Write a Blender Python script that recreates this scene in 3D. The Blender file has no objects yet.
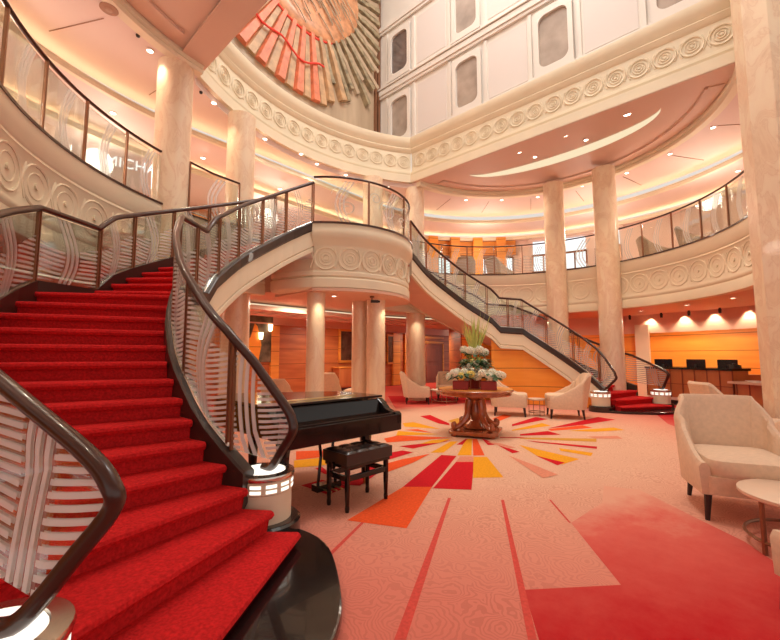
import bpy, bmesh, math, random
from mathutils import Vector, Matrix
random.seed(7)
PI = math.pi
C = bpy.context.scene.collection
sc = bpy.context.scene
# ------------------------------------------------------------------ frame
# world: origin under the round table, +Y runs along the ship towards the balcony, +X across the hall
F_PX = 400.0
TH = math.atan(36/400); CT, ST = math.cos(TH), math.sin(TH)
EYE = 1.4
Tx, Ty = 1.5498, 7.3636
Ax, Ay = -0.74237, 0.66999
Bx, By = Ay, -Ax
def O(X, Y, z=0.0):                       # room survey coordinates -> world
    rx, ry = X-Tx, Y-Ty
    return Vector((rx*Bx+ry*By, rx*Ax+ry*Ay, z))
def Odir(dx, dy):
    return Vector((dx*Bx+dy*By, dx*Ax+dy*Ay, 0))
CAM = O(0, 0, EYE)
def ray(px, py):
    u = (px-390)/F_PX; v = (320-py)/F_PX
    X, Y, Z = u, CT-v*ST, ST+v*CT
    d = Odir(X, Y); d.z = Z
    return d
def at(px, py, z):                        # where a line of sight meets height z
    d = ray(px, py); return CAM + d*((z-EYE)/d.z)
def atx(px, py, x):
    d = ray(px, py); return CAM + d*((x-CAM.x)/d.x)
def aty(px, py, y):
    d = ray(px, py); return CAM + d*((y-CAM.y)/d.y)

# ------------------------------------------------------------------ materials
M = {}
def new(name):
    m = bpy.data.materials.new(name); m.use_nodes = True
    nt = m.node_tree; b = nt.nodes['Principled BSDF']; M[name] = m
    return m, nt, b
def simple(name, col, rough=.5, metal=0, coat=0, spec=.5, noise=0, nscale=8, bump=0):
    m, nt, b = new(name)
    b.inputs['Base Color'].default_value = (*col, 1)
    b.inputs['Roughness'].default_value = rough
    b.inputs['Metallic'].default_value = metal
    b.inputs['Coat Weight'].default_value = coat
    b.inputs['Specular IOR Level'].default_value = spec
    if noise or bump:
        tc = nt.nodes.new('ShaderNodeTexCoord'); n = nt.nodes.new('ShaderNodeTexNoise')
        n.inputs['Scale'].default_value = nscale; n.inputs['Detail'].default_value = 4
        nt.links.new(tc.outputs['Object'], n.inputs['Vector'])
        if noise:
            r = nt.nodes.new('ShaderNodeValToRGB')
            r.color_ramp.elements[0].position = .3; r.color_ramp.elements[1].position = .7
            r.color_ramp.elements[0].color = (*[max(0, c*(1-noise)) for c in col], 1)
            r.color_ramp.elements[1].color = (*[min(1, c*(1+noise*.5)) for c in col], 1)
            nt.links.new(n.outputs['Fac'], r.inputs['Fac']); nt.links.new(r.outputs['Color'], b.inputs['Base Color'])
        if bump:
            bp = nt.nodes.new('ShaderNodeBump'); bp.inputs['Strength'].default_value = bump
            bp.inputs['Distance'].default_value = .01
            nt.links.new(n.outputs['Fac'], bp.inputs['Height']); nt.links.new(bp.outputs['Normal'], b.inputs['Normal'])
    return m
def glow(name, col, strength):
    m = bpy.data.materials.new(name); m.use_nodes = True; nt = m.node_tree
    nt.nodes.clear(); e = nt.nodes.new('ShaderNodeEmission'); o = nt.nodes.new('ShaderNodeOutputMaterial')
    e.inputs['Color'].default_value = (*col, 1); e.inputs['Strength'].default_value = strength
    nt.links.new(e.outputs[0], o.inputs[0]); M[name] = m; return m
def math_node(nt, op, a, b=None, c=None):
    n = nt.nodes.new('ShaderNodeMath'); n.operation = op
    for i, v in enumerate((a, b, c)):
        if v is None: continue
        if isinstance(v, (int, float)): n.inputs[i].default_value = v
        else: nt.links.new(v, n.inputs[i])
    return n.outputs[0]

simple('cream', (.80, .69, .51), .55, noise=.05, nscale=1.5)
simple('cream_wall', (.76, .69, .62), .6, noise=.04, nscale=1)
simple('panel_pink', (.70, .62, .575), .6)
simple('ceil_pink', (.75, .53, .43), .6)
simple('ceil_upper', (.74, .575, .52), .6)
simple('ceil_low', (.72, .44, .32), .6)
simple('soffit', (.70, .48, .37), .6)
simple('dark_stone', (.018, .012, .011), .18, coat=.4, noise=.5, nscale=60)
simple('handrail', (.050, .018, .012), .28, coat=.3, spec=.4)
simple('stringer', (.035, .018, .014), .35, coat=.2)
simple('bronze', (.28, .13, .07), .35, metal=.6)
simple('metal', (.7, .66, .6), .2, metal=1)
simple('brass', (.75, .5, .22), .3, metal=1)
simple('black_lacquer', (.010, .006, .005), .12, coat=.25, spec=.35)
simple('black_matte', (.02, .018, .018), .5)
simple('leather', (.02, .013, .012), .3, coat=.3)
simple('dark_leg', (.03, .012, .01), .35)
simple('fabric', (.74, .53, .37), .85, noise=.08, nscale=30, bump=.15)
simple('fabric_brown', (.36, .25, .18), .85, noise=.1, nscale=30)
simple('table_top', (.76, .56, .41), .35, noise=.05, nscale=6)
simple('red_carpet', (.60, .020, .022), .95, noise=.28, nscale=55, bump=.6, spec=.1)
simple('flower_white', (.86, .84, .68), .7, noise=.1, nscale=40)
simple('flower_yellow', (.85, .68, .2), .7)
simple('leaf_dark', (.05, .12, .035), .55, noise=.4, nscale=20)
simple('leaf_light', (.55, .60, .16), .55, noise=.3, nscale=10)
simple('vase_red', (.32, .018, .010), .45)
simple('window_glass', (.42, .33, .27), .12, coat=.5, noise=.25, nscale=2)
simple('window_dark', (.16, .12, .11), .1, coat=.5, noise=.4, nscale=2)
simple('pane_screen', (.01, .01, .014), .2)
simple('white_paper', (.85, .8, .75), .6)
simple('painting_dark', (.10, .05, .035), .25, coat=.4, noise=.6, nscale=3)
glow('lamp', (1, .86, .68), 14)
glow('lamp_small', (1, .80, .62), 7)
glow('cove', (1, .74, .40), 9)
glow('cove_dim', (1, .78, .50), 2.2)
glow('cove_soft', (1, .80, .52), .85)
glow('newel_light', (1, .90, .78), 1.35)
glow('shop_light', (.95, .97, 1), 1.15)
glow('sconce_glow', (1, .78, .5), 5)
glow('sign_white', (1, .97, .95), 1.8)

def wood(name, c1, c2, rough=.45, line=0.0, coat=.05, scale=3):
    m, nt, b = new(name)
    tc = nt.nodes.new('ShaderNodeTexCoord'); mp = nt.nodes.new('ShaderNodeMapping')
    mp.inputs['Scale'].default_value = (1, 1, .18) if not line else (.25, .25, 2)
    n = nt.nodes.new('ShaderNodeTexNoise'); n.inputs['Scale'].default_value = scale; n.inputs['Detail'].default_value = 6
    r = nt.nodes.new('ShaderNodeValToRGB'); r.color_ramp.elements[0].position = .3; r.color_ramp.elements[1].position = .72
    r.color_ramp.elements[0].color = (*c1, 1); r.color_ramp.elements[1].color = (*c2, 1)
    nt.links.new(tc.outputs['Object'], mp.inputs['Vector']); nt.links.new(mp.outputs[0], n.inputs['Vector'])
    nt.links.new(n.outputs['Fac'], r.inputs['Fac'])
    out = r.outputs['Color']
    if line:
        s = nt.nodes.new('ShaderNodeSeparateXYZ'); nt.links.new(tc.outputs['Object'], s.inputs[0])
        f = math_node(nt, 'FRACT', math_node(nt, 'DIVIDE', s.outputs['Z'], line))
        k = math_node(nt, 'LESS_THAN', f, .035)
        mx = nt.nodes.new('ShaderNodeMixRGB'); mx.inputs[2].default_value = (c1[0]*.35, c1[1]*.3, c1[2]*.3, 1)
        nt.links.new(k, mx.inputs[0]); nt.links.new(out, mx.inputs[1]); out = mx.outputs[0]
    nt.links.new(out, b.inputs['Base Color']); b.inputs['Roughness'].default_value = rough
    b.inputs['Coat Weight'].default_value = coat
wood('wood_orange', (.62, .20, .03), (.82, .33, .05), .5, line=.52)
wood('wood_amber', (.84, .28, .025), (.94, .36, .04), .5, line=.52)
wood('wood_red', (.36, .085, .025), (.56, .17, .05), .5, line=.55)
wood('wood_desk', (.46, .15, .05), (.62, .23, .08), .35)
wood('wood_table', (.26, .06, .02), (.48, .13, .045), .2, coat=.8, scale=9)
wood('wood_door', (.20, .045, .022), (.30, .075, .035), .6)
wood('mural_wood', (.36, .25, .16), (.55, .41, .28), .45, scale=2)

def marble():
    m, nt, b = new('marble')
    tc = nt.nodes.new('ShaderNodeTexCoord'); mp = nt.nodes.new('ShaderNodeMapping')
    mp.inputs['Rotation'].default_value = (.5, .6, .2); mp.inputs['Scale'].default_value = (1, 1, .45)
    n = nt.nodes.new('ShaderNodeTexNoise'); n.inputs['Scale'].default_value = 2.6
    n.inputs['Detail'].default_value = 8; n.inputs['Distortion'].default_value = 2.2
    r = nt.nodes.new('ShaderNodeValToRGB'); cr = r.color_ramp
    cr.elements[0].position = .3; cr.elements[0].color = (.74, .52, .35, 1)
    cr.elements[1].position = .62; cr.elements[1].color = (.85, .68, .49, 1)
    e = cr.elements.new(.46); e.color = (.82, .62, .44, 1)
    e = cr.elements.new(.49); e.color = (.76, .54, .37, 1)
    e = cr.elements.new(.52); e.color = (.83, .64, .46, 1)
    nt.links.new(tc.outputs['Object'], mp.inputs[0]); nt.links.new(mp.outputs[0], n.inputs['Vector'])
    nt.links.new(n.outputs['Fac'], r.inputs[0]); nt.links.new(r.outputs[0], b.inputs['Base Color'])
    b.inputs['Roughness'].default_value = .3; b.inputs['Coat Weight'].default_value = .25
marble()

def etched(name, stripes, curves, tint=(.93, .97, .95), frost=.8, vlo=.06, vhi=.72):
    m = bpy.data.materials.new(name); m.use_nodes = True; nt = m.node_tree; M[name] = m
    nt.nodes.clear(); out = nt.nodes.new('ShaderNodeOutputMaterial')
    tr = nt.nodes.new('ShaderNodeBsdfTransparent'); tr.inputs[0].default_value = (*tint, 1)
    gl = nt.nodes.new('ShaderNodeBsdfGlossy'); gl.inputs['Roughness'].default_value = .03
    fr = nt.nodes.new('ShaderNodeFresnel'); fr.inputs[0].default_value = 1.35
    g = nt.nodes.new('ShaderNodeMixShader')
    nt.links.new(math_node(nt, 'MULTIPLY', fr.outputs[0], .6), g.inputs[0])
    nt.links.new(tr.outputs[0], g.inputs[1]); nt.links.new(gl.outputs[0], g.inputs[2])
    uv = nt.nodes.new('ShaderNodeUVMap'); uv.uv_map = 'UVMap'
    s = nt.nodes.new('ShaderNodeSeparateXYZ'); nt.links.new(uv.outputs[0], s.inputs[0])
    U, V = s.outputs[0], s.outputs[1]
    mask = None
    wob = math_node(nt, 'MULTIPLY', math_node(nt, 'SINE', math_node(nt, 'MULTIPLY', V, 3.6)), .13)
    uc = math_node(nt, 'SUBTRACT', U, wob)
    if curves:
        for k in range(3):
            d = math_node(nt, 'ABSOLUTE', math_node(nt, 'SUBTRACT', uc, .34+.075*k))
            q = math_node(nt, 'LESS_THAN', d, .018)
            mask = q if mask is None else math_node(nt, 'MAXIMUM', mask, q)
    if stripes:
        bow = math_node(nt, 'MULTIPLY', math_node(nt, 'SINE', math_node(nt, 'MULTIPLY', U, 4.2)), .022)
        ge = nt.nodes.new('ShaderNodeNewGeometry'); sz = nt.nodes.new('ShaderNodeSeparateXYZ'); nt.links.new(ge.outputs['Position'], sz.inputs[0])
        fv = math_node(nt, 'FRACT', math_node(nt, 'MULTIPLY', math_node(nt, 'ADD', sz.outputs[2], bow), stripes))
        st = math_node(nt, 'LESS_THAN', fv, .5)
        st = math_node(nt, 'MULTIPLY', st, math_node(nt, 'GREATER_THAN', V, vlo))
        st = math_node(nt, 'MULTIPLY', st, math_node(nt, 'LESS_THAN', math_node(nt, 'ADD', V, math_node(nt, 'MULTIPLY', bow, 3)), vhi))
        away = math_node(nt, 'GREATER_THAN', math_node(nt, 'ABSOLUTE', math_node(nt, 'SUBTRACT', uc, .415)), .13)
        st = math_node(nt, 'MULTIPLY', st, away)
        mask = st if mask is None else math_node(nt, 'MAXIMUM', mask, st)
    wh = nt.nodes.new('ShaderNodeBsdfPrincipled'); wh.inputs['Base Color'].default_value = (.9, .88, .86, 1); wh.inputs['Roughness'].default_value = .4
    mx = nt.nodes.new('ShaderNodeMixShader')
    nt.links.new(math_node(nt, 'MULTIPLY', mask, frost), mx.inputs[0])
    nt.links.new(g.outputs[0], mx.inputs[1]); nt.links.new(wh.outputs[0], mx.inputs[2])
    nt.links.new(mx.outputs[0], out.inputs[0])
etched('glass_striped', 24, True, frost=.75, vlo=.04, vhi=.86)
etched('glass_curved', 0, True, frost=.45)
etched('glass_faint', 19, True, frost=.33, vhi=.62)

def carpet():
    m, nt, b = new('floor_carpet')
    tc = nt.nodes.new('ShaderNodeTexCoord'); L = nt.links
    ln = nt.nodes.new('ShaderNodeVectorMath'); ln.operation = 'LENGTH'; L.new(tc.outputs['Object'], ln.inputs[0])
    r = nt.nodes.new('ShaderNodeValToRGB'); cr = r.color_ramp
    cr.elements[0].position = 0; cr.elements[0].color = (.78, .50, .34, 1)
    cr.elements[1].position = 1; cr.elements[1].color = (.60, .06, .045, 1)
    for p, c in ((.30, (.76, .46, .32)), (.42, (.74, .36, .25)), (.56, (.70, .23, .17)), (.75, (.64, .12, .09))):
        e = cr.elements.new(p); e.color = (*c, 1)
    L.new(math_node(nt, 'DIVIDE', ln.outputs['Value'], 9.0), r.inputs[0])
    v = nt.nodes.new('ShaderNodeTexVoronoi'); v.inputs['Scale'].default_value = 4.6
    wn = nt.nodes.new('ShaderNodeTexNoise'); wn.inputs['Scale'].default_value = 3; wn.inputs['Detail'].default_value = 3; L.new(tc.outputs['Object'], wn.inputs['Vector'])
    wa = nt.nodes.new('ShaderNodeMixRGB'); wa.blend_type = 'ADD'; wa.inputs[0].default_value = .35; L.new(tc.outputs['Object'], wa.inputs[1]); L.new(wn.outputs['Color'], wa.inputs[2]); L.new(wa.outputs[0], v.inputs['Vector'])
    w = math_node(nt, 'SINE', math_node(nt, 'MULTIPLY', v.outputs['Distance'], 55))
    w = math_node(nt, 'GREATER_THAN', w, .35)
    n = nt.nodes.new('ShaderNodeTexNoise'); n.inputs['Scale'].default_value = 1.2; n.inputs['Detail'].default_value = 6
    L.new(tc.outputs['Object'], n.inputs['Vector'])
    n2 = nt.nodes.new('ShaderNodeTexNoise'); n2.inputs['Scale'].default_value = 90; L.new(tc.outputs['Object'], n2.inputs['Vector'])
    k = math_node(nt, 'MULTIPLY', w, math_node(nt, 'MULTIPLY', n.outputs['Fac'], .42))
    k = math_node(nt, 'ADD', k, math_node(nt, 'MULTIPLY', n2.outputs['Fac'], .12))
    mx = nt.nodes.new('ShaderNodeMixRGB'); mx.inputs[2].default_value = (.38, .10, .07, 1)
    L.new(k, mx.inputs[0]); L.new(r.outputs[0], mx.inputs[1]); L.new(mx.outputs[0], b.inputs['Base Color'])
    b.inputs['Roughness'].default_value = .95; b.inputs['Specular IOR Level'].default_value = .1
carpet()
def field():
    m, nt, b = new('c_field'); L = nt.links
    tc = nt.nodes.new('ShaderNodeTexCoord'); ln = nt.nodes.new('ShaderNodeVectorMath'); ln.operation = 'LENGTH'; L.new(tc.outputs['Object'], ln.inputs[0])
    n = nt.nodes.new('ShaderNodeTexNoise'); n.inputs['Scale'].default_value = 2.2; n.inputs['Detail'].default_value = 8; n.inputs['Roughness'].default_value = .7; L.new(tc.outputs['Object'], n.inputs['Vector'])
    r = nt.nodes.new('ShaderNodeValToRGB'); cr = r.color_ramp
    cr.elements[0].position = .37; cr.elements[0].color = (.73, .36, .25, 1); cr.elements[1].position = .60; cr.elements[1].color = (.50, .012, .018, 1)
    e = cr.elements.new(.45); e.color = (.66, .13, .10, 1)
    L.new(math_node(nt, 'ADD', math_node(nt, 'DIVIDE', ln.outputs['Value'], 9.0), math_node(nt, 'MULTIPLY', math_node(nt, 'SUBTRACT', n.outputs['Fac'], .5), .16)), r.inputs[0])
    L.new(r.outputs[0], b.inputs['Base Color']); b.inputs['Roughness'].default_value = .95; b.inputs['Specular IOR Level'].default_value = .1
field()
for nm, col in dict(c_crimson=(.60, .012, .020), c_orange=(.82, .10, .025), c_yellow=(.83, .36, .02), c_salmon=(.72, .27, .17),
                    c_line=(.66, .09, .07), c_pale=(.80, .40, .26), c_olive=(.66, .32, .05)).items():
    simple(nm, col, .95, noise=.16, nscale=45, spec=.1)

# ------------------------------------------------------------------ mesh helper
class MB:
    def __init__(s): s.v = []; s.f = []; s.uv = {}; s.mi = []; s.cur = 0
    def add(s, vs, fs, uvs=None):
        o = len(s.v); s.v += [Vector(p) for p in vs]
        for i, f in enumerate(fs):
            if uvs: s.uv[len(s.f)] = uvs[i]
            s.f.append([o+k for k in f]); s.mi.append(s.cur)
        return s
    def box(s, c, size, rz=0, rx=0, ry=0):
        R = Matrix.Rotation(rz, 3, 'Z') @ Matrix.Rotation(ry, 3, 'Y') @ Matrix.Rotation(rx, 3, 'X')
        x, y, z = [q/2 for q in size]; c = Vector(c)
        vs = [c + R @ Vector((a*x, b*y, d*z)) for a in (-1, 1) for b in (-1, 1) for d in (-1, 1)]
        return s.add(vs, [(0,1,3,2), (4,6,7,5), (0,4,5,1), (2,3,7,6), (0,2,6,4), (1,5,7,3)])
    def prism(s, pts, z0, z1):
        n = len(pts); vs = [(p[0], p[1], z0) for p in pts]+[(p[0], p[1], z1) for p in pts]
        fs = [tuple(range(n))[::-1], tuple(range(n, 2*n))]+[(i, (i+1) % n, n+(i+1) % n, n+i) for i in range(n)]
        return s.add(vs, fs)
    def lathe(s, prof, c=(0, 0, 0), n=24, sx=1, sy=1):
        c = Vector(c); vs = []; fs = []
        for r, z in prof:
            for k in range(n):
                a = 2*PI*k/n; vs.append(c+Vector((r*math.cos(a)*sx, r*math.sin(a)*sy, z)))
        for i in range(len(prof)-1):
            for k in range(n):
                fs.append((i*n+k, i*n+(k+1) % n, (i+1)*n+(k+1) % n, (i+1)*n+k))
        fs.append(tuple(range(n))[::-1]); fs.append(tuple(range((len(prof)-1)*n, len(prof)*n)))
        return s.add(vs, fs)
    def tube(s, path, r, n=8, closed=False, flat=1.0):
        P = [Vector(p) for p in path]; m = len(P); vs = []; fs = []
        up = Vector((0, 0, 1)); prev = None
        for i, p in enumerate(P):
            if closed: t = (P[(i+1) % m]-P[i-1])
            else: t = P[min(i+1, m-1)]-P[max(i-1, 0)]
            t.normalize()
            if prev is None:
                a = t.cross(up)
                if a.length < 1e-3: a = t.cross(Vector((1, 0, 0)))
            else:
                a = prev - t*prev.dot(t)
                if a.length < 1e-4: a = t.cross(up)
            a.normalize(); prev = a; b = a.cross(t)
            rr = r[i] if isinstance(r, (list, tuple)) else r
            for k in range(n):
                q = 2*PI*k/n; vs.append(p+a*math.cos(q)*rr+b*math.sin(q)*rr*flat)
        for i in range(m if closed else m-1):
            j = (i+1) % m
            for k in range(n): fs.append((i*n+k, i*n+(k+1) % n, j*n+(k+1) % n, j*n+k))
        if not closed: fs.append(tuple(range(n))[::-1]); fs.append(tuple(range((m-1)*n, m*n)))
        return s.add(vs, fs)
    def sweep(s, path, prof, closed=False, close_prof=True):
        P = [Vector(p) for p in path]; m = len(P); n = len(prof); vs = []; fs = []
        for i, p in enumerate(P):
            if closed: a, b = P[i]-P[i-1], P[(i+1) % m]-P[i]
            else: a = P[i]-P[max(i-1, 0)]; b = P[min(i+1, m-1)]-P[i]
            if a.length < 1e-6: a = b.copy()
            if b.length < 1e-6: b = a.copy()
            a = Vector((a.x, a.y, 0)); b = Vector((b.x, b.y, 0))
            a = a.normalized(); b = b.normalized(); t = (a+b)
            t = t.normalized() if t.length > 1e-4 else a
            nn = Vector((-t.y, t.x, 0)); k = max(.35, nn.dot(Vector((-b.y, b.x, 0))))
            for o, z in prof: vs.append(p+nn*(o/k)+Vector((0, 0, z)))
        for i in range(m if closed else m-1):
            j = (i+1) % m
            for k in range(n if close_prof else n-1):
                l = (k+1) % n; fs.append((i*n+k, j*n+k, j*n+l, i*n+l))
        if not closed and close_prof: fs.append(tuple(range(n))); fs.append(tuple(range((m-1)*n, m*n))[::-1])
        return s.add(vs, fs)
    def ball(s, c, r, n=8, m=6, sz=1):
        prof = [(max(.001, math.sin(PI*i/m))*r, -math.cos(PI*i/m)*r*sz) for i in range(m+1)]
        return s.lathe(prof, c, n)
    def build(s, name, mat, parent=None, smooth=False, bevel=0, world=False, recalc=True):
        me = bpy.data.meshes.new(name); vs = s.v
        if parent is not None and world: vs = [v-parent.location for v in vs]
        me.from_pydata([tuple(v) for v in vs], [], s.f)
        mats = mat if isinstance(mat, (list, tuple)) else [mat]
        for q in mats: me.materials.append(M[q])
        for p, i in zip(me.polygons, s.mi): p.material_index = min(i, len(mats)-1)
        if s.uv:
            ul = me.uv_layers.new(name='UVMap')
            for fi, uvs in s.uv.items():
                for li, q in zip(me.polygons[fi].loop_indices, uvs): ul.data[li].uv = q
        if recalc:
            bm = bmesh.new(); bm.from_mesh(me); bmesh.ops.recalc_face_normals(bm, faces=bm.faces); bm.to_mesh(me); bm.free()
        if smooth:
            for p in me.polygons: p.use_smooth = True
            try: me.set_sharp_from_angle(angle=math.radians(38))
            except Exception: pass
        o = bpy.data.objects.new(name, me); C.objects.link(o)
        if parent is not None: o.parent = parent
        if bevel:
            b = o.modifiers.new('b', 'BEVEL'); b.width = bevel; b.segments = 2; b.limit_method = 'ANGLE'
        return o
def tag(o, label=None, cat=None, group=None, kind=None):
    if label: o['label'] = label
    if cat: o['category'] = cat
    if group: o['group'] = group
    if kind: o['kind'] = kind
    return o
def thing(name, label, cat, loc=(0, 0, 0), rz=0, group=None):
    o = bpy.data.objects.new(name, None); C.objects.link(o); o.location = loc; o.rotation_euler = (0, 0, rz)
    o.empty_display_size = .1
    return tag(o, label, cat, group)
def struct(o): o['kind'] = 'structure'; return o
def dup(root, loc=None, rz=None, label=None):
    def cp(o, par):
        c = o.copy(); C.objects.link(c)
        if par is not None: c.parent = par
        for ch in kids[o]: cp(ch, c)
        return c
    kids = {}
    for o in list(C.objects):
        kids.setdefault(o, [])
        if o.parent is not None: kids.setdefault(o.parent, []).append(o)
    r = cp(root, None)
    if loc is not None: r.location = loc
    if rz is not None: r.rotation_euler = (0, 0, rz)
    if label: r['label'] = label
    return r
def spline(pts, n=8):
    P = [Vector(p) for p in pts]; out = []
    for i in range(len(P)-1):
        p0 = P[i-1] if i else P[i]*2-P[i+1]; p1, p2 = P[i], P[i+1]
        p3 = P[i+2] if i+2 < len(P) else P[i+1]*2-P[i]
        for k in range(n):
            t = k/n
            out.append(.5*((2*p1)+(p2-p0)*t+(2*p0-5*p1+4*p2-p3)*t*t+(3*p1-p0-3*p2+p3)*t**3))
    out.append(P[-1]); return out
def length(path): return sum((path[i+1]-path[i]).length for i in range(len(path)-1))
def along(path, d):
    for i in range(len(path)-1):
        l = (path[i+1]-path[i]).length
        if d <= l or i == len(path)-2: return path[i]+(path[i+1]-path[i])*min(1, d/max(l, 1e-6)), (path[i+1]-path[i]).normalized()
        d -= l
def cut(path, d0, d1):
    out = [along(path, d0)[0]]; d = 0
    for i in range(1, len(path)-1):
        d += (path[i]-path[i-1]).length
        if d0+1e-3 < d < d1-1e-3: out.append(path[i])
    out.append(along(path, d1)[0]); return out
def arc(cx, cy, r, a0, a1, n, z=0):
    return [Vector((cx+r*math.cos(a0+(a1-a0)*k/n), cy+r*math.sin(a0+(a1-a0)*k/n), z)) for k in range(n+1)]

# ------------------------------------------------------------------ camera
cam = bpy.data.cameras.new('camera'); co = bpy.data.objects.new('camera', cam); C.objects.link(co); sc.camera = co
cam.sensor_width = 36; cam.lens = 36*F_PX/780; cam.clip_start = .05
Rv = Odir(1, 0); Fv = Odir(0, 1); Uv = Vector((-Fv.x*ST, -Fv.y*ST, CT)); Dv = Vector((Fv.x*CT, Fv.y*CT, ST))
mt = Matrix((( Rv.x, Uv.x, -Dv.x, CAM.x), (Rv.y, Uv.y, -Dv.y, CAM.y), (Rv.z, Uv.z, -Dv.z, CAM.z), (0, 0, 0, 1)))
co.matrix_world = mt

# ------------------------------------------------------------------ floor
fl = MB(); S = 20
fl.add([(-9, -9, 0), (S, -9, 0), (S, S, 0), (-9, S, 0)], [(0, 1, 2, 3)])
MATS = ['floor_carpet', 'c_crimson', 'c_orange', 'c_yellow', 'c_salmon', 'c_field', 'c_line', 'c_pale', 'c_olive']
zz = [.0012]
def blade(px, m):
    fl.cur = MATS.index(m); zz[0] += .00006
    P = [at(x, y, 0) for x, y in px]
    fl.add([(p.x, p.y, zz[0]) for p in P], [tuple(range(len(P)))])
blade([(545, 660), (524, 590), (621, 585), (571, 523), (602, 503), (604, 486), (640, 490), (700, 520), (745, 542), (830, 600), (900, 700), (700, 760)], 'c_field')
blade([(650, 409), (668, 405), (700, 409), (790, 430), (790, 470), (730, 450), (690, 432), (668, 424)], 'c_field')
blade([(388, 396), (470, 396), (472, 402), (430, 408), (396, 410)], 'c_field')
blade([(626, 407), (665, 406), (700, 414), (660, 416)], 'c_field')
for a in ([(448, 498), (451, 498), (406, 640), (394, 640)], [(501, 500), (504, 500), (537, 640), (528, 640)], [(372, 512), (374, 513), (325, 562), (322, 560)],
          [(549, 500), (551, 500), (571, 523), (569, 523)]):
    blade(a, 'c_line')
CR, OR, YE, SA, OL = 'c_crimson', 'c_orange', 'c_yellow', 'c_salmon', 'c_olive'
for p, m in [
    ([(441.3, 455), (456.6, 456), (432, 487), (403, 487)], CR), ([(403, 487), (432, 487), (406.5, 528.5), (347, 520.5)], OR),
    ([(456, 462), (474, 462), (471.5, 490), (433, 488.5)], CR), ([(460, 456.5), (474, 456.5), (473.6, 462), (456, 462)], SA),
    ([(473.5, 457), (487, 457), (503.5, 477.5), (473, 478)], YE),
    ([(466, 439), (472, 439), (471.5, 455.5), (457.3, 455.5)], YE), ([(472.5, 439), (477, 439), (484.6, 455.5), (473.3, 455.7)], OR),
    ([(465.5, 439), (467.6, 439), (462.6, 444.8), (456.5, 444.8)], CR), ([(450.5, 441.5), (458, 441.5), (443.4, 452.8), (430.4, 452.8)], YE),
    ([(481.5, 438.5), (486.8, 440), (494.9, 444.8), (488, 445.3)], CR), ([(494.6, 443.6), (520, 452), (512.3, 453.4)], CR),
    ([(519, 445), (579.4, 459.2), (562, 464.7), (536, 455.5)], YE), ([(535.6, 455.7), (565, 462.7), (557.5, 465.5)], CR),
    ([(559, 448.2), (593, 453), (591, 456.2), (560.6, 451)], YE), ([(526, 440.6), (597, 446.7), (597, 449), (535.6, 442.3)], CR),
    ([(520, 437.6), (596.5, 438.8), (596.5, 442), (520, 438.8)], OL), ([(587, 436.6), (616.9, 436), (623, 438.9), (595, 438.7)], SA),
    ([(567, 431), (593.4, 428.9), (613.8, 427.6), (625, 430.2), (595, 431.9)], YE), ([(520, 434.3), (548, 431.1), (561, 434.8), (520, 435.8)], CR),
    ([(548, 428.5), (598, 417), (615.5, 419.8), (582.5, 425)], CR), ([(548, 429.2), (582.5, 425.4), (593, 428), (551, 431)], OR),
    ([(512, 424.5), (535.6, 417), (548, 419.2), (512, 426.3)], CR), ([(512, 430), (542, 423.2), (551, 425.8), (512, 431)], YE),
    ([(420, 416.3), (430, 415), (449, 423.4), (449.8, 425.5), (438.5, 423.6)], CR),
    ([(402.4, 423.3), (413.3, 422.2), (440, 429), (404.6, 426.8)], YE), ([(404.6, 430), (417.7, 429.2), (432, 432.9)], OR),
    ([(398, 431), (440, 434.4), (396, 435.7)], YE), ([(383.9, 438.8), (398, 435.6), (452.6, 437.9), (387, 442.7)], OR),
    ([(399, 446.4), (452.6, 440.3), (413, 448.8)], CR), ([(384, 454), (402.4, 450.6), (413.5, 452.5), (385, 461)], CR),
    ([(386, 463.8), (402, 459.5), (430, 454), (413.3, 462.8), (387, 472.6)], OR), ([(296, 451.5), (322, 450.5), (360, 452), (320, 457.5), (296, 460)], OR),
    ([(294, 460.8), (320.7, 458), (360, 458), (320.7, 466), (294, 468)], YE), ([(301, 485.6), (322, 480), (350, 486.7), (328, 495)], CR),
    ([(315, 468.5), (322, 467), (333, 476), (324, 474)], CR), ([(448, 421), (458, 418), (464, 423), (456, 425)], OL),
    ([(492, 419), (504, 414.5), (512, 416), (500, 421)], OR), ([(330, 484), (350, 478), (372, 466), (380, 472), (360, 486)], CR),
    ([(486, 442), (500, 443.5), (516, 448), (508, 448.5)], SA), ([(508, 455.5), (536, 466), (558, 475), (543, 478.5)], SA),
    ([(500, 437.2), (520, 437.4), (530, 438.2), (500, 438)], CR), ([(432, 440.3), (452, 438.8), (440, 443), (420, 444.2)], YE)]:
    blade(p, m)
fo = fl.build('floor', MATS, recalc=False); struct(fo)

# ------------------------------------------------------------------ curves of the hall
def stadium(c, R, n=40, z=0, a_line=True):
    P = arc(c, 0, R, -PI/2, PI/2, n, z)+arc(-c, 0, R, PI/2, 3*PI/2, n, z)
    return P     # anticlockwise; left normal points to the inside
LC, LR, LL = 2.4, 4.2, 4.33      # deck 2 edge, right and left lobe radius
SCc, SR = 3.0, 4.0     # upper opening lobes
Z2, Z3 = 4.1, 7.1
def ring_slab(name, inner, outer_r, z0, z1, mat, cx=1.5, cy=2.5, out=None):
    m = MB(); n = len(inner); vs = []; fs = []; last = n-1 if inner[0] is not inner[-1] else n
    for i, p in enumerate(inner):
        if out: q = out[i]
        else:
            d = Vector((p.x-0, p.y-0, 0)).normalized(); q = Vector((d.x*outer_r, d.y*outer_r, 0))
        vs += [(p.x, p.y, z0), (q.x, q.y, z0), (q.x, q.y, z1), (p.x, p.y, z1)]
    for i in range(last):
        j = (i+1) % n
        for k in range(4): l = (k+1) % 4; fs.append((i*4+k, j*4+k, j*4+l, i*4+l))
    m.add(vs, fs); return m.build(name, mat)
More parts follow.
